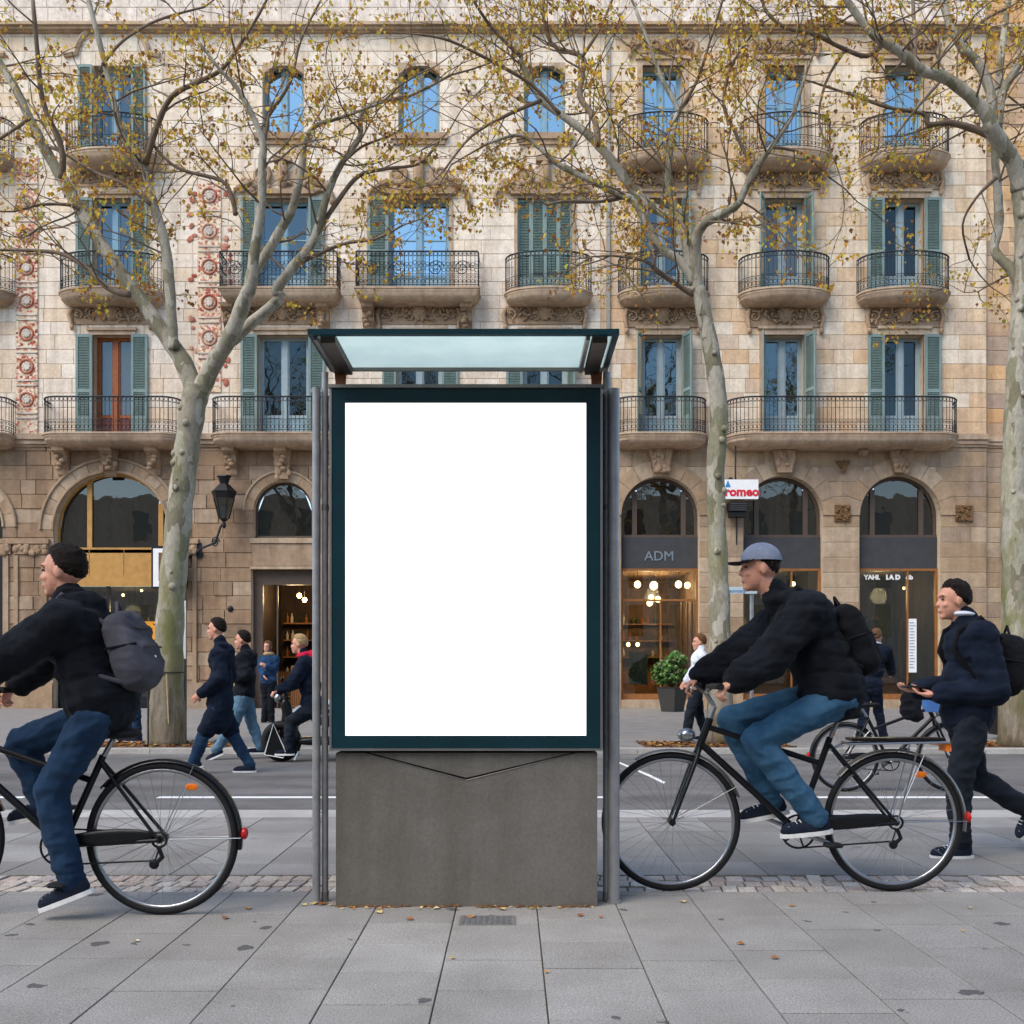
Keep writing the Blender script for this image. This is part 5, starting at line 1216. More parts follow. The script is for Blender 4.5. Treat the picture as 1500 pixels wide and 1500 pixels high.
def person(name, label, d, S_, voxel=.01, group=None, ground=0.0):
    """S_: pose in photograph pixels at distance d plus clothing. Points are (px, py) or (px, py, depth)."""
    fwd = Vector(S_.get('fwd', (-1, 0, 0))).normalized(); up = Vector((0, 0, 1)); lat = up.cross(fwd)     # lat: the person's left
    near = -1 if lat.y > 0 else 1           # sign that brings a left/right offset towards the camera
    def J(p, off=0.0): return at(p[0], p[1], d, p[2] if len(p) > 2 else 0) + (lat*near*off if len(p) < 3 else Vector((0, 0, 0)))
    pel, che, nek, hd = J(S_['pelvis']), J(S_['chest']), J(S_['neck']), J(S_['head'])
    root = thing(name, label, 'person', (pel.x, d, ground), group)
    sides = []
    for i, o in enumerate((1, -1)):
        A = S_['arms'][i]; L = S_['legs'][i]
        sh = che + lat*near*.165*o*S_.get('shw', 1) + (nek - che)*.1; el = J(A[0], .21*o); wr = J(A[1], S_.get('handw', .2)*o)
        hp = pel + lat*near*.09*o - up*.02; kn = J(L[0], .11*o); an = J(L[1], .1*o); tdir = Vector(L[2]) if len(L) > 2 else fwd
        sides.append((sh, el, wr, hp, kn, an, tdir.normalized(), o))
    sp = (che - pel).normalized(); hf = Vector(S_.get('look', fwd)).normalized(); hu = (up + hf*-.0).normalized(); hl = hu.cross(hf)
    spf = (fwd - sp*fwd.dot(sp)).normalized(); spl = sp.cross(spf); ax = (spf, spl, sp)
    mid = (pel + che)/2
    # body
    g = MB()
    g.ell(pel, (.11, .15, .12), ax); g.ell(mid, (.1, .135, .17), ax); g.ell(che - sp*.06, (.115, .165, .17), ax); g.cone(che - sp*.02, nek, .075, .056); g.cone(nek - sp*.03, hd - hu*.05, .056, .054)
    for sh, el, wr, hp, kn, an, td, o in sides:
        g.cone(che + (sh - che)*.3, sh, .07, .055); g.cone(sh, el, .05, .04); g.cone(el, wr, .04, .027); g.cone(hp, kn, .08, .055); g.cone(kn, kn.lerp(an, .35), .054, .055); g.cone(kn.lerp(an, .35), an, .055, .036)
        g.cone(an, an + td*.035 - foot_up(td)*.05, .03, .02)
        fa = (wr - el).normalized(); palm = S_.get('palm'); pn = Vector(palm) if palm else (-lat*near*o if S_.get('curl', .35) < .7 else Vector((0, 0, -1)))
        hand(g, wr, fa if not S_.get('grip') else (fa + Vector((0, 0, -.15))).normalized(), pn, (1 if o*near > 0 else -1)*(1 if S_.get('curl', .35) < .7 else -1), S_.get('curl', .35))
    k = S_.get('hs', 1.0)
    g.ell(hd + (hf*-.012 + hu*.028)*k, (.098*k, .077*k, .098*k), (hf, hl, hu), 16, 12); g.ell(hd + (hf*.028 - hu*.035)*k, (.066*k, .06*k, .088*k), (hf, hl, hu), 14, 10); g.ell(hd + (hf*.062 - hu*.1)*k, (.027*k, .03*k, .024*k), (hf, hl, hu))
    g.cone(hd + (hf*.086 + hu*.008)*k, hd + (hf*.102 - hu*.028)*k, .009*k, .0125*k, 8); g.ell(hd + (hf*.082 + hu*.03)*k, (.016*k, .05*k, .012*k), (hf, hl, hu)); g.ell(hd + (hf*.087 - hu*.066)*k, (.011*k, .024*k, .012*k), (hf, hl, hu))
    for o in (1, -1): g.ell(hd + (hl*.076*o - hf*.008 - hu*.006)*k, (.02*k, .01*k, .032*k), (hf, hl, hu), 10, 8); g.ell(hd + (hl*.035*o + hf*.066 - hu*.03)*k, (.02*k, .022*k, .018*k), (hf, hl, hu), 10, 8)
    blob('body', g, max(voxel*.72, .0055), M['skin'], root, 2)
    for o in (1, -1):
        g = MB(); g.ell(hd + (hl*.033*o + hf*.081 + hu*.006)*k, (.007*k, .011*k, .0055*k), (hf, hl, hu), 10, 8); g.build('eye', M['eye'], root, smooth=180)
        g = MB(); g.tube([hd + (hl*(.018 + .016*q)*o + hf*(.094 - .006*q) + hu*(.028 + .004*math.sin(q*1.5)))*k for q in range(3)], .003*k, 5); g.build('eyebrow', S_['hair'], root)
    # hair: a cap that stays inside the skull wherever the face shows
    g = MB(); g.ell((0, 0, 0), (1, 1, 1), nu=56, nv=40); vs = []
    style = S_.get('hairstyle', 'short')
    for x, y, z in g.v:           # x forward, y left, z up on the unit head
        if style == 'long': line = .5 if x > .5 else -.95
        else:
            line = .50 if x > .5 else (.50 - (.5 - x)*1.5 if x > .2 else (.05 - (.2 - x)*2.0 if x > 0 else -.35 + x*.45))
        line += .07*noise.noise((x*6, y*6, z*6))
        f_ = max(0, min(1, (z - line)/.34)); f_ = f_*f_*(3 - 2*f_)
        t = .97 + f_*(S_.get('hairbase', .10) + (.10 if z > .5 else .03)*S_.get('hairvol', 1) + .07*noise.noise((x*6, y*6, z*6 + hd.x)) + .07*noise.noise((x*9, y*26, z*14)))
        low = 1.0 if style != 'long' or z > 0 else 1.0 + .9*(-z)
        vs.append(hd + (hf*-.012 + hu*.028)*k + hf*x*.098*t*k + hl*y*.077*t*k + hu*z*.098*t*k*low)
    g.v = [tuple(v) for v in vs]; g.build('hair', S_['hair'], root, smooth=180)
    # trousers
    tm = S_['trousers']; e = S_.get('leg_e', .018); g = MB(); g.ell(pel - sp*.01, (.125 + e*.4, .165 + e*.4, .13), ax); g.ell(pel + sp*.08, (.115, .15, .09), ax)
    for sh, el, wr, hp, kn, an, td, o in sides:
        g.cone(hp, kn, .088 + e, .062 + e); g.cone(kn, kn.lerp(an, .4), .062 + e, .058 + e); g.cone(kn.lerp(an, .4), an + (an - kn).normalized()*.01, .058 + e, .047 + e)
        for q in range(3): g.ring(an + (kn - an).normalized()*(.01 + .035*q), .043 + e*.9, .014, 'z', 12, 6)
    blob('trousers', g, voxel, tm, root, 3, .010, hd.x)
    # shoes
    for sh, el, wr, hp, kn, an, td, o in sides:
        th = (td - up*td.z*.0).normalized(); sl = up.cross(Vector((th.x, th.y, 0))).normalized() if abs(th.x) + abs(th.y) > .1 else lat; tu = th.cross(sl)*1.0
        if tu.z < 0: tu = -tu
        g = MB(); c = an + th*.055 - tu*.062; g.ell(c, (.135, .046, .04), (th, sl, tu), 14, 8, p=.85); g.ell(c + th*.07 - tu*.008, (.07, .045, .034), (th, sl, tu)); g.ell(c - th*.08 + tu*.02, (.05, .041, .05), (th, sl, tu)); g.cone(an - tu*.02, an - tu*.05, .045, .047)
        sh_o = blob('shoe', g, max(voxel*.8, .006), S_.get('shoe', M['shoe']), root, 3)
        g = MB(); n = 20; out = [(c + th*(.142*math.cos(6.2832*i/n)) + sl*(.05*math.copysign(abs(math.sin(6.2832*i/n))**.8, math.sin(6.2832*i/n)))) for i in range(n)]
        g.add([p - tu*.042 for p in out] + [p - tu*.02 for p in out], [tuple(range(n-1, -1, -1)), tuple(range(n, 2*n))] + [(i, (i+1) % n, (i+1) % n + n, i + n) for i in range(n)]); g.build('sole', M['sole'], sh_o, fix=True)
        if voxel < .011:
            for q in range(4):
                lc = c + th*(.03 + .022*q) + tu*(.043 - .006*q); g = MB(); g.tube([lc - sl*.028 - tu*.008, lc + tu*.001, lc + sl*.028 - tu*.008], .0035, 5); g.build('lace', M['sole'], sh_o)
    # jacket
    jm = S_['jacket']; e = S_.get('jack_e', .03); g = MB(); hem = S_.get('hem', .02)
    g.ell(che - sp*.05, (.125 + e, .175 + e, .17), ax); g.ell(mid, (.115 + e, .15 + e, .2), ax); g.ell(pel + sp*.06, (.12 + e*1.1, .165 + e*.9, .13 + hem), ax); g.cone(che, nek - sp*.01, .09 + e*.5, .068 + e*.5)
    if hem > .1:
        for sh, el, wr, hp, kn, an, td, o in sides: g.cone(hp, hp.lerp(kn, .75), .115, .11)
        g.ell(pel - sp*.12, (.15, .19, .2), ax)
    for sh, el, wr, hp, kn, an, td, o in sides:
        w0 = wr.lerp(el, S_.get('cuff', .08)); g.cone(che + (sh - che)*.4, sh, .085 + e*.5, .062 + e); g.cone(sh, el, .056 + e, .05 + e); g.cone(el, w0, .05 + e, .04 + e*.8); g.ell(w0, (.045 + e*.6,)*3)
    if S_.get('hood'):
        for a in range(9):
            an_ = math.pi*(.05 + .9*a/8); q = nek + sp*.0 - spf*(.085*math.sin(an_)) + spl*(.10*math.cos(an_)) - sp*(.01 + .02*math.sin(an_)); g.ell(q, (.045, .045, .05), nu=8, nv=6)
        g.ell(nek - spf*.10 - sp*.06, (.06, .1, .08), ax)
    else: g.ell(nek + sp*.005, (.078, .08, .035), ax)
    g.cone(nek - sp*.02, nek + (hd - nek)*.28, .074, .07)
    jk = blob('jacket', g, voxel, jm, root, 3, S_.get('fold', .011), hd.z*7, S_.get('quilt', 0))
    jk.name = S_.get('top_name', 'jacket')
    if voxel < .011:
        for sh, el, wr, hp, kn, an, td, o in sides:          # knitted cuffs
            w0 = wr.lerp(el, S_.get('cuff', .08)*.35); w1 = wr.lerp(el, S_.get('cuff', .08)*1.2); g = MB(); g.tube([w0, w0.lerp(w1, .3), w1], [.036, .041, .043], 14); g.build('cuff', jm, jk, smooth=60)
    if S_.get('collar'):
        g = MB(); cc = nek + (hd - nek)*.34; g.ell(cc, (.088, .09, .026), ax, 16, 8); blob('collar', g, voxel*.6, S_['collar'], root, 2)
    if S_.get('scarf'):
        g = MB(); g.ell(nek + sp*.0, (.11, .12, .055), ax, 16, 8); g.ell(nek - spf*.1 - sp*.03, (.07, .1, .09), ax); blob('scarf', g, voxel, S_['scarf'], root, 2, .008)
    if S_.get('pack'):
        pm, (hx, hy_, hz), off = S_['pack']; c = che - sp*(.16 + off[1]) - spf*(.12 + e + hx*.8 + off[0])
        bp = thing('backpack', S_['pack_label'], 'backpack', c)
        g = MB(); g.ell(c, (hx, hy_, hz), ax, 20, 14, p=.55); g.ell(c - spf*hx*.75 - sp*hz*.3, (hx*.55, hy_*.8, hz*.5), ax, 16, 10, p=.6); blob('bag', g, .01, pm, bp, 3, .01, c.x)
        for o in (1, -1):
            g = MB(); a_ = che + spl*.1*o; g.tube([c + sp*hz*.8 + spl*.09*o + spf*hx*.7, a_ + sp*(.085 + e) - spf*.01, a_ + sp*.04 + spf*(.085 + e), a_ - sp*.09 + spf*(.112 + e), mid + spl*.17*o + spf*.03, c - sp*hz*.7 + spl*.12*o + spf*hx*.6], [.014, .022, .022, .022, .016, .012], 8); g.build('strap', pm, bp, smooth=60)
        g = MB(); g.ell(c - spf*hx*1.22 - sp*hz*.32, (.006, .035, .012), ax, 10, 6, p=.5); g.build('reflective_patch', M['white'], bp)
        for o in (1, -1):
            g = MB(); g.tube([c + spl*hy_*o*1.01 + sp*hz*.15 + spf*hx*.8, c + spl*hy_*o*1.0 + sp*hz*.1 - spf*hx*.3, c + spl*hy_*o*.85 + sp*hz*.08 - spf*hx*.9], .007, 6); g.build('side_strap', M['black_bag'], bp)
        g = MB(); g.tube([c + sp*hz*.95 + spl*.04, c + sp*(hz + .05), c + sp*hz*.95 - spl*.04], .009, 6); g.build('grab_loop', pm, bp)
        for q in range(2):
            g = MB(); g.tube([c - spf*hx*(1.02 if q == 0 else 1.25) + spl*hy_*t_*.7 + sp*(hz*.45 if q == 0 else -hz*.05) for t_ in (-1, -.5, 0, .5, 1)], .006, 5); g.build('zip', M['iron'], bp)
    if S_.get('cap'):
        cp = thing('cap', S_['cap_label'], 'cap', hd)
        g = MB(); c0 = hd + (hf*-.012 + hu*.042)*k; g.ell(c0, (.113*k, .093*k, .10*k), (hf, hl, hu), 18, 12); dome = blob('crown', g, .006, S_['cap'], cp, 2)
        me = dome.data; bm = bmesh.new(); bm.from_mesh(me); cut = c0 + hu*.0 - porg(cp)
        bmesh.ops.bisect_plane(bm, geom=bm.verts[:] + bm.edges[:] + bm.faces[:], plane_co=cut, plane_no=-hu, clear_outer=True); bm.to_mesh(me); bm.free()
        g = MB(); n = 14; P = [(math.cos(math.pi*(i/(n - 1) - .5)), math.sin(math.pi*(i/(n - 1) - .5))) for i in range(n)]
        ring_ = [c0 + hf*(.085 + .095*x)*k + hl*(.085*y)*k - hu*(.012*abs(y)**2 + .012*x)*k for x, y in P] + [c0 + hf*.06*k - hl*-.088*k, c0 + hf*.06*k + hl*-.088*k]
        n = len(ring_); g.add([p + hu*.004 for p in ring_] + [p - hu*.004 for p in ring_], [tuple(range(n)), tuple(range(2*n-1, n-1, -1))] + [(i, i + n, (i+1) % n + n, (i+1) % n) for i in range(n)]); g.build('brim', M['black_cloth'], cp, fix=True)
    return root

# ------------------------------------------------------------------ bicycles
def bicycle(label, d, rear, front, bb, seat, headtop, grip, rad_px, ground=0.0, lean=0.0, group=None, rack=True, crank=0.9, basket=False):
    """side view facing the picture's left or right; points in photograph pixels at distance d"""
    k = d/F; P = lambda p, w=0.0: at(p[0], p[1], d, w)
    ra, fa, b, st, ht, gr = P(rear), P(front), P(bb), P(seat), P(headtop), P(grip); rad = rad_px*k
    sgn = 1 if fa.x > ra.x else -1; dz = ground - min(ra.z - rad, fa.z - rad)
    for v in (ra, fa, b, st, ht, gr): v.z += dz
    ra.z = fa.z = ground + rad
    bk = thing('bicycle', label, 'bicycle', ((ra.x + fa.x)/2, d, ground), group)
    hb = ht + (fa - ht).normalized()*.16                # lower end of the head tube
    stt = b + (st - b)*.80
    g = MB(); yo = Vector((0, .06, 0))
    g.tube([ht, hb], .021, 12); g.tube([hb - (hb - ht)*.1, b], .019, 12); g.tube([ht + (hb - ht)*.3, b + (stt - b)*.72], .016, 12); g.tube([b, stt], .0175, 12); g.tube([b - Vector((0, .035, 0)), b + Vector((0, .035, 0))], .024, 12)
    for s in (-1, 1):
        g.tube([b + yo*s*.5, ra + yo*s], .011, 8); g.tube([stt + (b - stt)*.06 + yo*s*.3, ra + yo*s], .009, 8)
    g.build('frame', M['bike_black'], bk, smooth=50)
    g = MB(); ft = hb + (fa - hb)*.12
    for s in (-1, 1): g.tube([hb + (fa - hb)*.02 + yo*s*.2, ft + yo*s*.75, fa + yo*s], [.014, .014, .009], 8)
    g.tube([hb, hb + (fa - hb)*.08], .02, 10); g.build('fork', M['bike_black'], bk, smooth=50)
    for c, nm in ((ra, 0), (fa, 1)):
        g = MB(); g.ring(c, rad - .038, .0115, 'y', 48, 8); wh = g.build('wheel', M['chrome'], bk, smooth=60)
        g = MB(); g.ring(c, rad - .0185, .0185, 'y', 64, 10); g.build('tyre', M['rubber'], wh, smooth=180)
        g = MB()
        for i in range(32):
            a = 2*math.pi*i/32; o = .25*(1 if i % 4 < 2 else -1); yy = .028*(1 if i % 2 else -1)
            g.tube([c + Vector((.02*math.cos(a + o), yy, .02*math.sin(a + o))), c + Vector(((rad - .045)*math.cos(a), 0, (rad - .045)*math.sin(a)))], .0011, 3, cap=False)
        tag(g.build('spokes', M['chrome'], wh), kind='stuff')
        g = MB(); g.tube([c - Vector((0, .05, 0)), c + Vector((0, .05, 0))], .018, 12); g.tube([c - Vector((0, .075, 0)), c + Vector((0, .075, 0))], .007, 8); g.build('hub', M['bike_black'], wh, smooth=50)
        a0, a1 = (math.radians(5), math.radians(200)) if (sgn > 0) == (nm == 1) else (math.radians(-20), math.radians(175))
        if nm: a0, a1 = (math.radians(50), math.radians(200)) if sgn < 0 and False else ((math.radians(20), math.radians(120)) if sgn < 0 else (math.radians(60), math.radians(160)))
        else: a0, a1 = (math.radians(-8), math.radians(140)) if sgn < 0 else (math.radians(40), math.radians(188))
        g = MB(); n = 22; R0 = rad + .016; vs = []; fs = []
        for i in range(n + 1):
            a = a0 + (a1 - a0)*i/n
            for yy, rr_ in ((-.026, R0 - .012), (-.018, R0), (.018, R0), (.026, R0 - .012)): vs.append((c.x + rr_*math.cos(a), c.y + yy, c.z + rr_*math.sin(a)))
        for i in range(n):
            for j in range(3): fs.append((i*4 + j, i*4 + j + 1, (i+1)*4 + j + 1, (i+1)*4 + j))
        g.add(vs, fs); fd = g.build('mudguard', M['metal_grey'] if rack else M['bike_black'], bk, smooth=60)
        g = MB()
        for s in (-1, 1):
            for a in (a0 + .15, (a0 + a1)/2): g.tube([c + yo*s*.6, (c.x + R0*math.cos(a), c.y + .024*s, c.z + R0*math.sin(a))], .0022, 4)
        g.build('mudguard_stay', M['chrome'], fd)
        if not nm:
            a = a0 + .2 if sgn < 0 else a1 - .2; g = MB(); g.ell((c.x + (R0 + .012)*math.cos(a), c.y, c.z + (R0 + .012)*math.sin(a)), (.018, .03, .03), nu=10, nv=8); g.build('rear_light', M['red_lens'], fd)
            g = MB(); a = math.radians(60) if sgn < 0 else math.radians(120); g.ell((c.x + rad*.78*math.cos(a), c.y - .012, c.z + rad*.78*math.sin(a)), (.032, .006, .018), nu=12, nv=6); g.build('spoke_reflector', M['orange'], wh)
    # crank set
    g = MB(); g.ring(b - Vector((0, .045, 0)), .088, .006, 'y', 32, 6); 
    for i in range(5): a = i*1.2566; g.tube([b - Vector((0, .045, 0)), b + Vector((.088*math.cos(a), -.045, .088*math.sin(a)))], .006, 5)
    cr = g.build('chainring', M['bike_black'], bk)
    for s in (-1, 1):
        a = crank + (0 if s < 0 else math.pi); e_ = b + Vector((.17*math.cos(a), .075*s, .17*math.sin(a)))
        g = MB(); g.tube([b + Vector((0, .06*s, 0)), e_], [.014, .011], 8); arm = g.build('crank_arm', M['chrome'], bk, smooth=50)
        g = MB(); g.ell(e_ + Vector((0, .055*s, 0)), (.048, .045, .012), nu=12, nv=6, p=.5); g.build('pedal', M['rubber'], arm)
    g = MB(); h = Vector((0, -.045, 0)); g.tube([b + h + Vector((0, 0, .088)), ra + h + Vector((0, 0, .035))], .0045, 4); g.tube([b + h - Vector((0, 0, .088)), ra + h - Vector((-sgn*.02, 0, .10))], .0045, 4); g.tube([ra + h - Vector((-sgn*.02, 0, .10)), ra + h - Vector((0, 0, .035))], .0045, 4); g.ring(ra + h, .036, .006, 'y', 20, 5); g.build('chain', M['bike_black'], bk)
    g = MB(); m_ = (b + ra)/2; L = (ra - b).length; t_ = (ra - b).normalized(); g.ell(m_ + Vector((0, -.058, .03)), (L*.46, .012, .04), (t_, Vector((0, 1, 0)), t_.cross(Vector((0, 1, 0)))), 16, 8); g.build('chain_guard', M['bike_black'], bk, smooth=60)
    g = MB(); g.tube([ra + Vector((0, -.06, -.03)), ra + Vector((-sgn*.02, -.06, -.08)), ra + Vector((sgn*.02, -.06, -.12))], .012, 6); g.ell(ra + Vector((sgn*.02, -.06, -.115)), (.025, .008, .025), nu=8, nv=6); g.build('derailleur', M['bike_black'], bk)
    # saddle
    g = MB(); g.tube([stt + (b - stt)*.05, st - Vector((0, 0, .03))], .013, 10); g.build('seat_post', M['chrome'], bk, smooth=50)
    g = MB(); g.ell(st + Vector((-sgn*.04, 0, 0)), (.10, .085, .03), nu=14, nv=8); g.cone(st, st + Vector((sgn*.16, 0, .01)), .032, .02, 10); blob('saddle', g, .008, M['rubber'], bk, 4)
    # handlebar
    hs = .29; stem = ht + (ht - hb).normalized()*.07
    g = MB(); g.tube([ht, stem], .014, 10); c = (stem + gr)/2 + Vector((sgn*.03, 0, .02)); g.tube([stem, c], .013, 10); g.build('stem', M['chrome'], bk, smooth=50)
    g = MB(); g.tube([gr + Vector((0, -hs, 0)), gr + Vector((sgn*.03, -hs*.6, .0)), c + Vector((0, -.05, 0)), c + Vector((0, .05, 0)), gr + Vector((sgn*.03, hs*.6, 0)), gr + Vector((0, hs, 0))], .0115, 8); hbar = g.build('handlebar', M['bike_black'], bk, smooth=50)
    for s in (-1, 1):
        g = MB(); g.tube([gr + Vector((-sgn*.012, s*(hs + .02), 0)), gr + Vector((sgn*.012, s*(hs - .11), 0))], .017, 10); g.build('grip', M['rubber'], hbar, smooth=50)
        g = MB(); g.tube([gr + Vector((sgn*.03, s*(hs - .13), -.01)), gr + Vector((sgn*.055, s*(hs - .06), -.03)), gr + Vector((sgn*.05, s*(hs + .0), -.035))], .005, 5); g.build('brake_lever', M['chrome'], hbar)
    g = MB(); q = hb + Vector((sgn*.07, 0, .06)); g.ell(q, (.05, .038, .038), nu=12, nv=8); g.tube([hb, q], .007, 6); g.build('head_lamp', M['chrome'], bk, smooth=60)
    if rack:
        zr = ra.z + rad + .055; x0_, x1_ = ra.x - sgn*.28, ra.x + sgn*.26; g = MB()
        for s in (-.06, -.02, .02, .06): g.tube([(x0_, d + s, zr), (x1_, d + s, zr - .01)], .006, 6)
        for x in (x0_, (x0_ + x1_)/2, x1_): g.tube([(x, d - .06, zr - .003), (x, d + .06, zr - .003)], .006, 6)
        for s in (-.062, .062):
            g.tube([(ra.x - sgn*.12, d + s, zr), (ra.x, d + s, ra.z)], .005, 6); g.tube([(x1_, d + s*.5, zr - .01), stt + (b - stt)*.15], .005, 6)
        rk = g.build('rear_rack', M['chrome'], bk, smooth=50)
        g = MB(); g.box(min(x0_, x1_) + .02, max(x0_, x1_) - .02, d - .055, d + .055, zr + .006, zr + .022); g.build('rack_plate', M['bike_black'], rk)
        g = MB(); g.box(x0_ - .012, x0_ + .012, d - .05, d + .05, zr - .05, zr - .01); g.build('rack_reflector', M['orange'], rk)
    if basket:
        g = MB(); bc = gr + Vector((sgn*.2, 0, -.12)); 
        g.tube([bc - Vector((0, 0, .12)), bc + Vector((0, 0, .12))], [.13, .17], 4); g.build('basket', plain('blue_basket', (70,110,170), .5), bk)
    return bk
# ------------------------------------------------------------------ who is in the street
D1, D2, D3 = 5.0, 5.535, 6.62
bicycle('black city bicycle ridden out of the picture by the rider with the grey backpack', D1, (238,1228), (-105,1228), (92,1238), (166,1074), (-30,1072), (-22,1012), 112, crank=-1.35, rack=False)
person('person', 'cyclist in a black hooded jacket and jeans carrying a grey backpack', D1,
       dict(pelvis=(152,1040), chest=(112,914), neck=(103,882), head=(92,838), arms=[((44,962), (-14,1006)), ((50,958), (-14,1004))], handw=.27,
            legs=[((88,1158), (116,1280), (-.93, 0, -.36)), ((14,1092), (48,1172), (-.95, 0, -.2))], hair=M['hair_dark'], trousers=M['denim_dark'], jacket=M['black_cloth'], hood=True, curl=.85, jack_e=.046, hem=.07, cuff=.12,
            pack=(M['grey_bag'], (.085, .15, .2), (-.015, .05)), pack_label='grey backpack on the back of the cyclist in black'), .009)
bicycle('black city bicycle with silver rear rack ridden by the man in the grey cap', D2, (1308,1203), (983,1203), (1166,1216), (1228,1046), (1040,1052), (1036,1004), 102, crank=-.35)
person('person', 'cyclist in a grey cap, black padded jacket and blue jeans', D2,
       dict(pelvis=(1222,1016), chest=(1172,900), neck=(1142,876), head=(1112,833), arms=[((1112,966), (1062,996)), ((1092,960), (1040,992))], handw=.25,
            legs=[((1100,1082), (1186,1190), (-.99, 0, -.1)), ((1078,1056), (1136,1172), (-.97, 0, -.2))], hair=M['hair_dark'], trousers=M['denim'], jacket=M['black_cloth'], hood=True, curl=.85, jack_e=.056, fold=.015, quilt=.009, cuff=.1, hem=.095,
            cap=M['grey_cap'], hairbase=.06, hairvol=.1, cap_label='grey cap with a black brim on the padded-jacket cyclist', pack=(M['black_bag'], (.075, .15, .2), (-.03, .08)), pack_label='black backpack on the cyclist wearing the cap'), .009)
person('person', 'man in a navy jacket and dark trousers walking behind the silver-racked bicycle', D3,
       dict(pelvis=(1416,1052), chest=(1422,935), neck=(1415,910), head=(1396,880), arms=[((1436,1012), (1366,1016)), ((1420,1008), (1352,1010))], handw=.09, curl=.4, palm=(0, 0, 1),
            legs=[((1394,1146), (1397,1230)), ((1440,1140), (1512,1186), (-.55, 0, -.83))], hair=M['hair_dark'], trousers=M['dark_trouser'], jacket=M['navy_cloth'], collar=M['white_cloth'], quilt=.005, jack_e=.04, hem=.07,
            pack=(M['black_bag'], (.10, .15, .2), (-.01, .0)), pack_label='black backpack on the walking man in navy'), .010)
ph = at(1338, 1006, D3); pt = thing('phone', 'small dark phone held out by the walking man in navy', 'phone', ph)
g = MB(); g.ell(ph, (.075, .036, .006), nu=16, nv=6, p=.3); g.build('phone_body', M['black'], pt); g = MB(); g.box(ph.x - .06, ph.x + .06, ph.y - .03, ph.y + .03, ph.z + .005, ph.z + .0068); g.build('phone_screen', glass_dark('phone_screen', .2), pt)
d = 12.0; RZ = -.02
person('person', 'young man in a long dark coat and jeans striding across the road', d,
       dict(pelvis=(322,1036), chest=(325,961), neck=(324,945), head=(317,922), arms=[((332,992), (300,1016)), ((330,990), (316,1022))], handw=.16,
            legs=[((302,1078), (288,1114), (-.93, 0, -.36)), ((338,1080), (362,1120))], hair=M['hair_dark'], trousers=M['denim_dark'], jacket=M['navy_cloth'], hood=True, hem=.2, jack_e=.032), .013, ground=RZ)
d = 13.9
person('person', 'person in a black jacket and light jeans walking beyond the long-coated man', d,
       dict(pelvis=(357,1020), chest=(360,966), neck=(360,954), head=(355,938), arms=[((368,988), (345,994)), ((358,986), (342,990))], handw=.12,
            legs=[((345,1062), (320,1097), (-.9, 0, -.4)), ((366,1060), (378,1094))], hair=M['hair_dark'], trousers=M['denim_light'], jacket=M['black_cloth'], hood=True, jack_e=.034), .014, ground=RZ)
d = 22.0
person('person', 'woman in a blue jacket with long hair standing before the doorway', d,
       dict(fwd=(-.25, -1, 0), look=(-.35, -1, 0), pelvis=(393,1000), chest=(394,967), neck=(393,958), head=(392,948), arms=[((403,982, -.05), (394,976, -.2)), ((383,982, -.05), (390,990, -.22))],
            legs=[((397,1030, 0), (398,1057, 0), (-.3, -1, 0)), ((389,1030, 0), (387,1057, 0), (-.1, -1, 0))], hair=M['hair_brown'], hairstyle='long', trousers=M['black_cloth'], jacket=M['blue_cloth'], jack_e=.03, shoe=M['white_cloth'], scarf=M['hair_blond']), .016, ground=BASE)
d = 16.1
person('person', 'person in jeans and dark jacket standing by the forked tree', d,
       dict(pelvis=(196,1008), chest=(196,962), neck=(195,950), head=(192,937), arms=[((205,985), (196,1004)), ((190,985), (184,1003))], handw=.24,
            legs=[((203,1044), (205,1077), (-1, -.2, 0)), ((188,1044), (184,1078), (-1, .1, 0))], hair=M['hair_dark'], trousers=M['denim_dark'], jacket=M['black_cloth'], jack_e=.03), .014, ground=BASE)
d = 15.9
person('person', 'brown-haired pedestrian in a white top beside the potted shrub', d,
       dict(pelvis=(1020,1008), chest=(1026,963), neck=(1027,952), head=(1024,941), arms=[((1036,986), (1022,1000)), ((1018,984), (1008,998))], handw=.2,
            legs=[((1008,1048), (1003,1082)), ((1026,1046), (1036,1076))], hair=M['hair_brown'], trousers=M['dark_trouser'], jacket=M['white_cloth'], jack_e=.02, top_name='white_top'), .014, ground=BASE)
d = 16.4
person('person', 'person in a navy jacket seen from behind, bending towards the shop', d,
       dict(fwd=(.5, .87, 0), look=(.55, .83, 0), pelvis=(1274,1006), chest=(1282,955), neck=(1283,946), head=(1284,933), arms=[((1307,975, .1), (1318,985, .35)), ((1262,975, .05), (1266,998, .12))],
            legs=[((1290,1044, .1), (1298,1080, .1), (.5, .8, 0)), ((1266,1044, 0), (1258,1076, -.05), (.4, .9, 0))], hair=M['hair_brown'], trousers=M['navy_cloth'], jacket=M['navy_cloth'], jack_e=.04, collar=M['white_cloth']), .014, ground=BASE)
bicycle('dark bicycle with a blue basket waiting behind the silver-racked bicycle', 10.2, (1238,1106), (1392,1106), (1302,1112), (1262,1030), (1358,1028), (1342,1004), 50, ground=-.02, rack=False, basket=True)
tb = thing('black_bag', 'shiny black bag hanging at the handlebar of the waiting bicycle', 'bag', at(1334, 1030, 9.95))
g = MB(); c = at(1334, 1034, 9.93); g.ell(c, (.10, .06, .14), nu=14, nv=10, p=.7); g.ell(c + Vector((.05, 0, -.08)), (.08, .05, .08)); blob('bag', g, .01, M['black_bag'], tb, 2, .014)
g = MB(); g.tube([c + Vector((-.05, 0, .12)), c + Vector((-.02, 0, .22)), c + Vector((.04, 0, .22)), c + Vector((.06, 0, .12))], .007, 6); g.build('handle', M['black_bag'], tb)

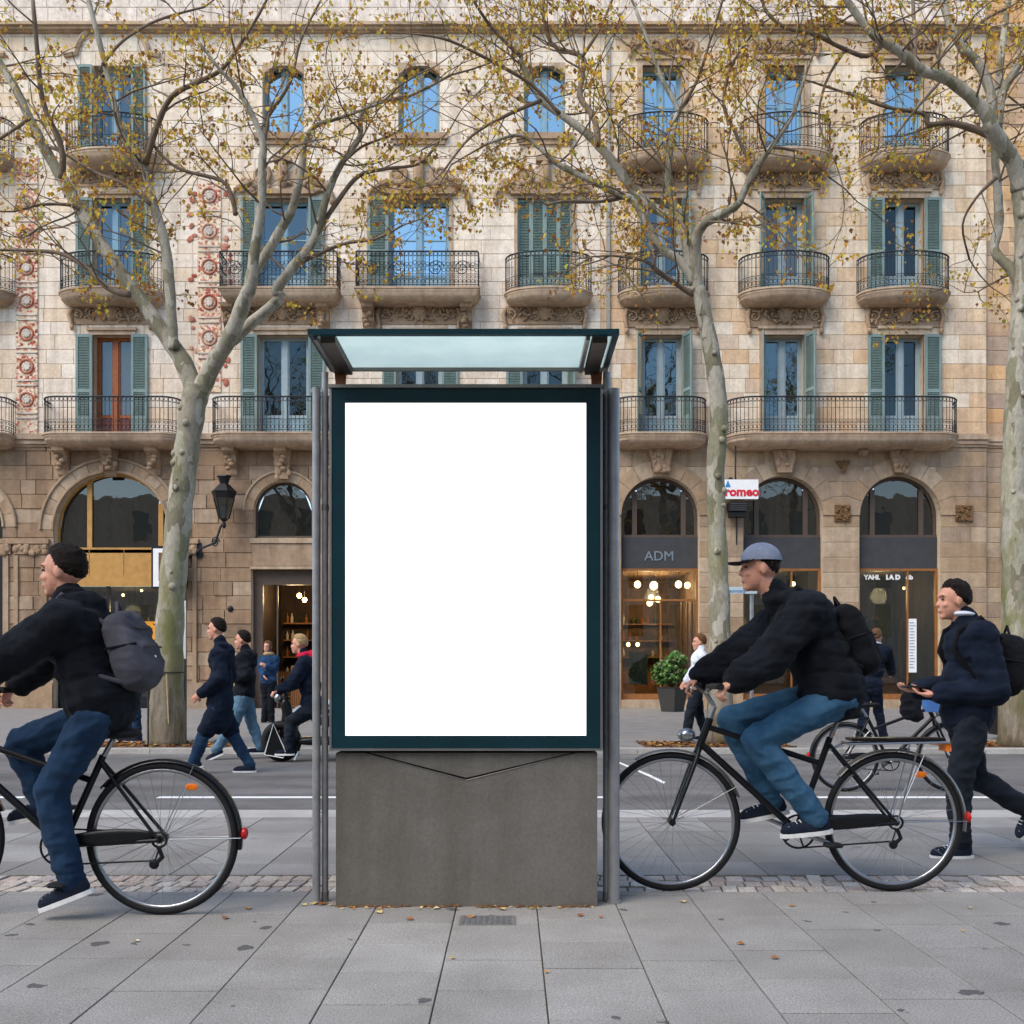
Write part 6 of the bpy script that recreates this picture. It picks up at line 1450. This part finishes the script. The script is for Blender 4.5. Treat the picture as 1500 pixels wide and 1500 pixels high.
# motor scooter and its rider
d = 13.5; k = d/F; P = lambda px, py, w=0: at(px, py, d, w)
gz = RZ
sctr = thing('motor_scooter', 'black and white motor scooter half hidden by the poster display', 'scooter', (P(480, 1100).x, d, gz))
def wheel_s(px, r):
    c = Vector((P(px, 0).x, d, gz + r)); g = MB(); g.ring(c, r - .06, .06, 'y', 36, 10); w_ = g.build('tyre', M['rubber'], sctr, smooth=180)
    g = MB(); g.ring(c, r - .11, .02, 'y', 28, 8); g.tube([c - Vector((0, .06, 0)), c + Vector((0, .06, 0))], .05, 12)
    for i in range(5): a = i*1.2566; g.tube([c, c + Vector(((r - .1)*math.cos(a), 0, (r - .1)*math.sin(a)))], .018, 6)
    g.build('rim', M['metal_grey'], w_, smooth=50)
wheel_s(412, .27); wheel_s(545, .27)
g = MB(); g.ell(P(500, 1052), (.42, .16, .13), nu=16, nv=10); g.ell(P(540, 1048), (.3, .15, .14)); g.ell(P(470, 1085), (.32, .15, .06), nu=14, nv=8, p=.6); g.cone(P(432, 1085), P(418, 1030), .09, .07); blob('body_panel', g, .015, M['bike_black'], sctr, 4)
g = MB(); g.ell(P(452, 1036), (.24, .14, .07), (Vector((.95, 0, .3)), Vector((0, 1, 0)), Vector((-.3, 0, .95)))); g.ell(P(500, 1030), (.32, .15, .06)); blob('seat_panel', g, .012, plain('scooter_white', (206,206,210), .35), sctr, 3)
g = MB(); g.prism([(P(391, 0).x, gz + .1), (P(418, 0).x, gz + .06), (P(422, 0).x, gz + .14), (P(404, 0).x, gz + .5)], d - .13, d + .13); g.build('front_mudguard', M['bike_black'], sctr, fix=True)
g = MB(); g.tube([(P(391, 0).x, d - .135, gz + .1), (P(418, 0).x, d - .135, gz + .06), (P(422, 0).x, d - .135, gz + .14), (P(404, 0).x, d - .135, gz + .5)], .009, 6, closed=True); g.build('mudguard_trim', M['white'], sctr)
g = MB(); g.tube([(P(412, 0).x, d, gz + .27), P(420, 1020)], .035, 10); g.tube([P(420, 1020), P(417, 1012)], .03, 8); g.build('fork', M['bike_black'], sctr, smooth=50)
g = MB(); g.tube([P(412, 1012, -.32), P(416, 1010, -.1), P(416, 1010, .1), P(412, 1012, .32)], .014, 8); hb_ = g.build('handlebar', M['bike_black'], sctr, smooth=50)
for s in (-1, 1):
    g = MB(); g.tube([P(411, 1012, s*.36), P(413, 1012, s*.22)], .019, 8); g.build('grip', M['rubber'], hb_)
    g = MB(); g.tube([P(415, 1010, s*.2), P(420, 998, s*.28)], .006, 6); g.ell(P(421, 994, s*.3), (.02, .06, .035), nu=10, nv=6); g.build('mirror', M['bike_black'], hb_)
g = MB(); g.ell(P(408, 1022), (.06, .08, .07)); g.build('head_lamp', M['chrome'], sctr, smooth=60)
g = MB(); g.tube([P(440, 1100, -.12), P(436, 1112, -.2)], .012, 6); g.build('kick_stand', M['chrome'], sctr)
person('person', 'scooter rider in a navy jacket with a red scarf', d,
       dict(pelvis=(458,1036), chest=(450,972), neck=(446,960), head=(438,944), arms=[((432,1002), (416,1010)), ((430,1000), (414,1008))], handw=.3, curl=.85, palm=(0, 0, -1),
            legs=[((428,1056), (425,1094)), ((426,1058), (428,1096))], hair=M['hair_blond'], trousers=M['dark_trouser'], jacket=M['navy_cloth'], scarf=M['red_cloth'], jack_e=.036), .014, ground=RZ)
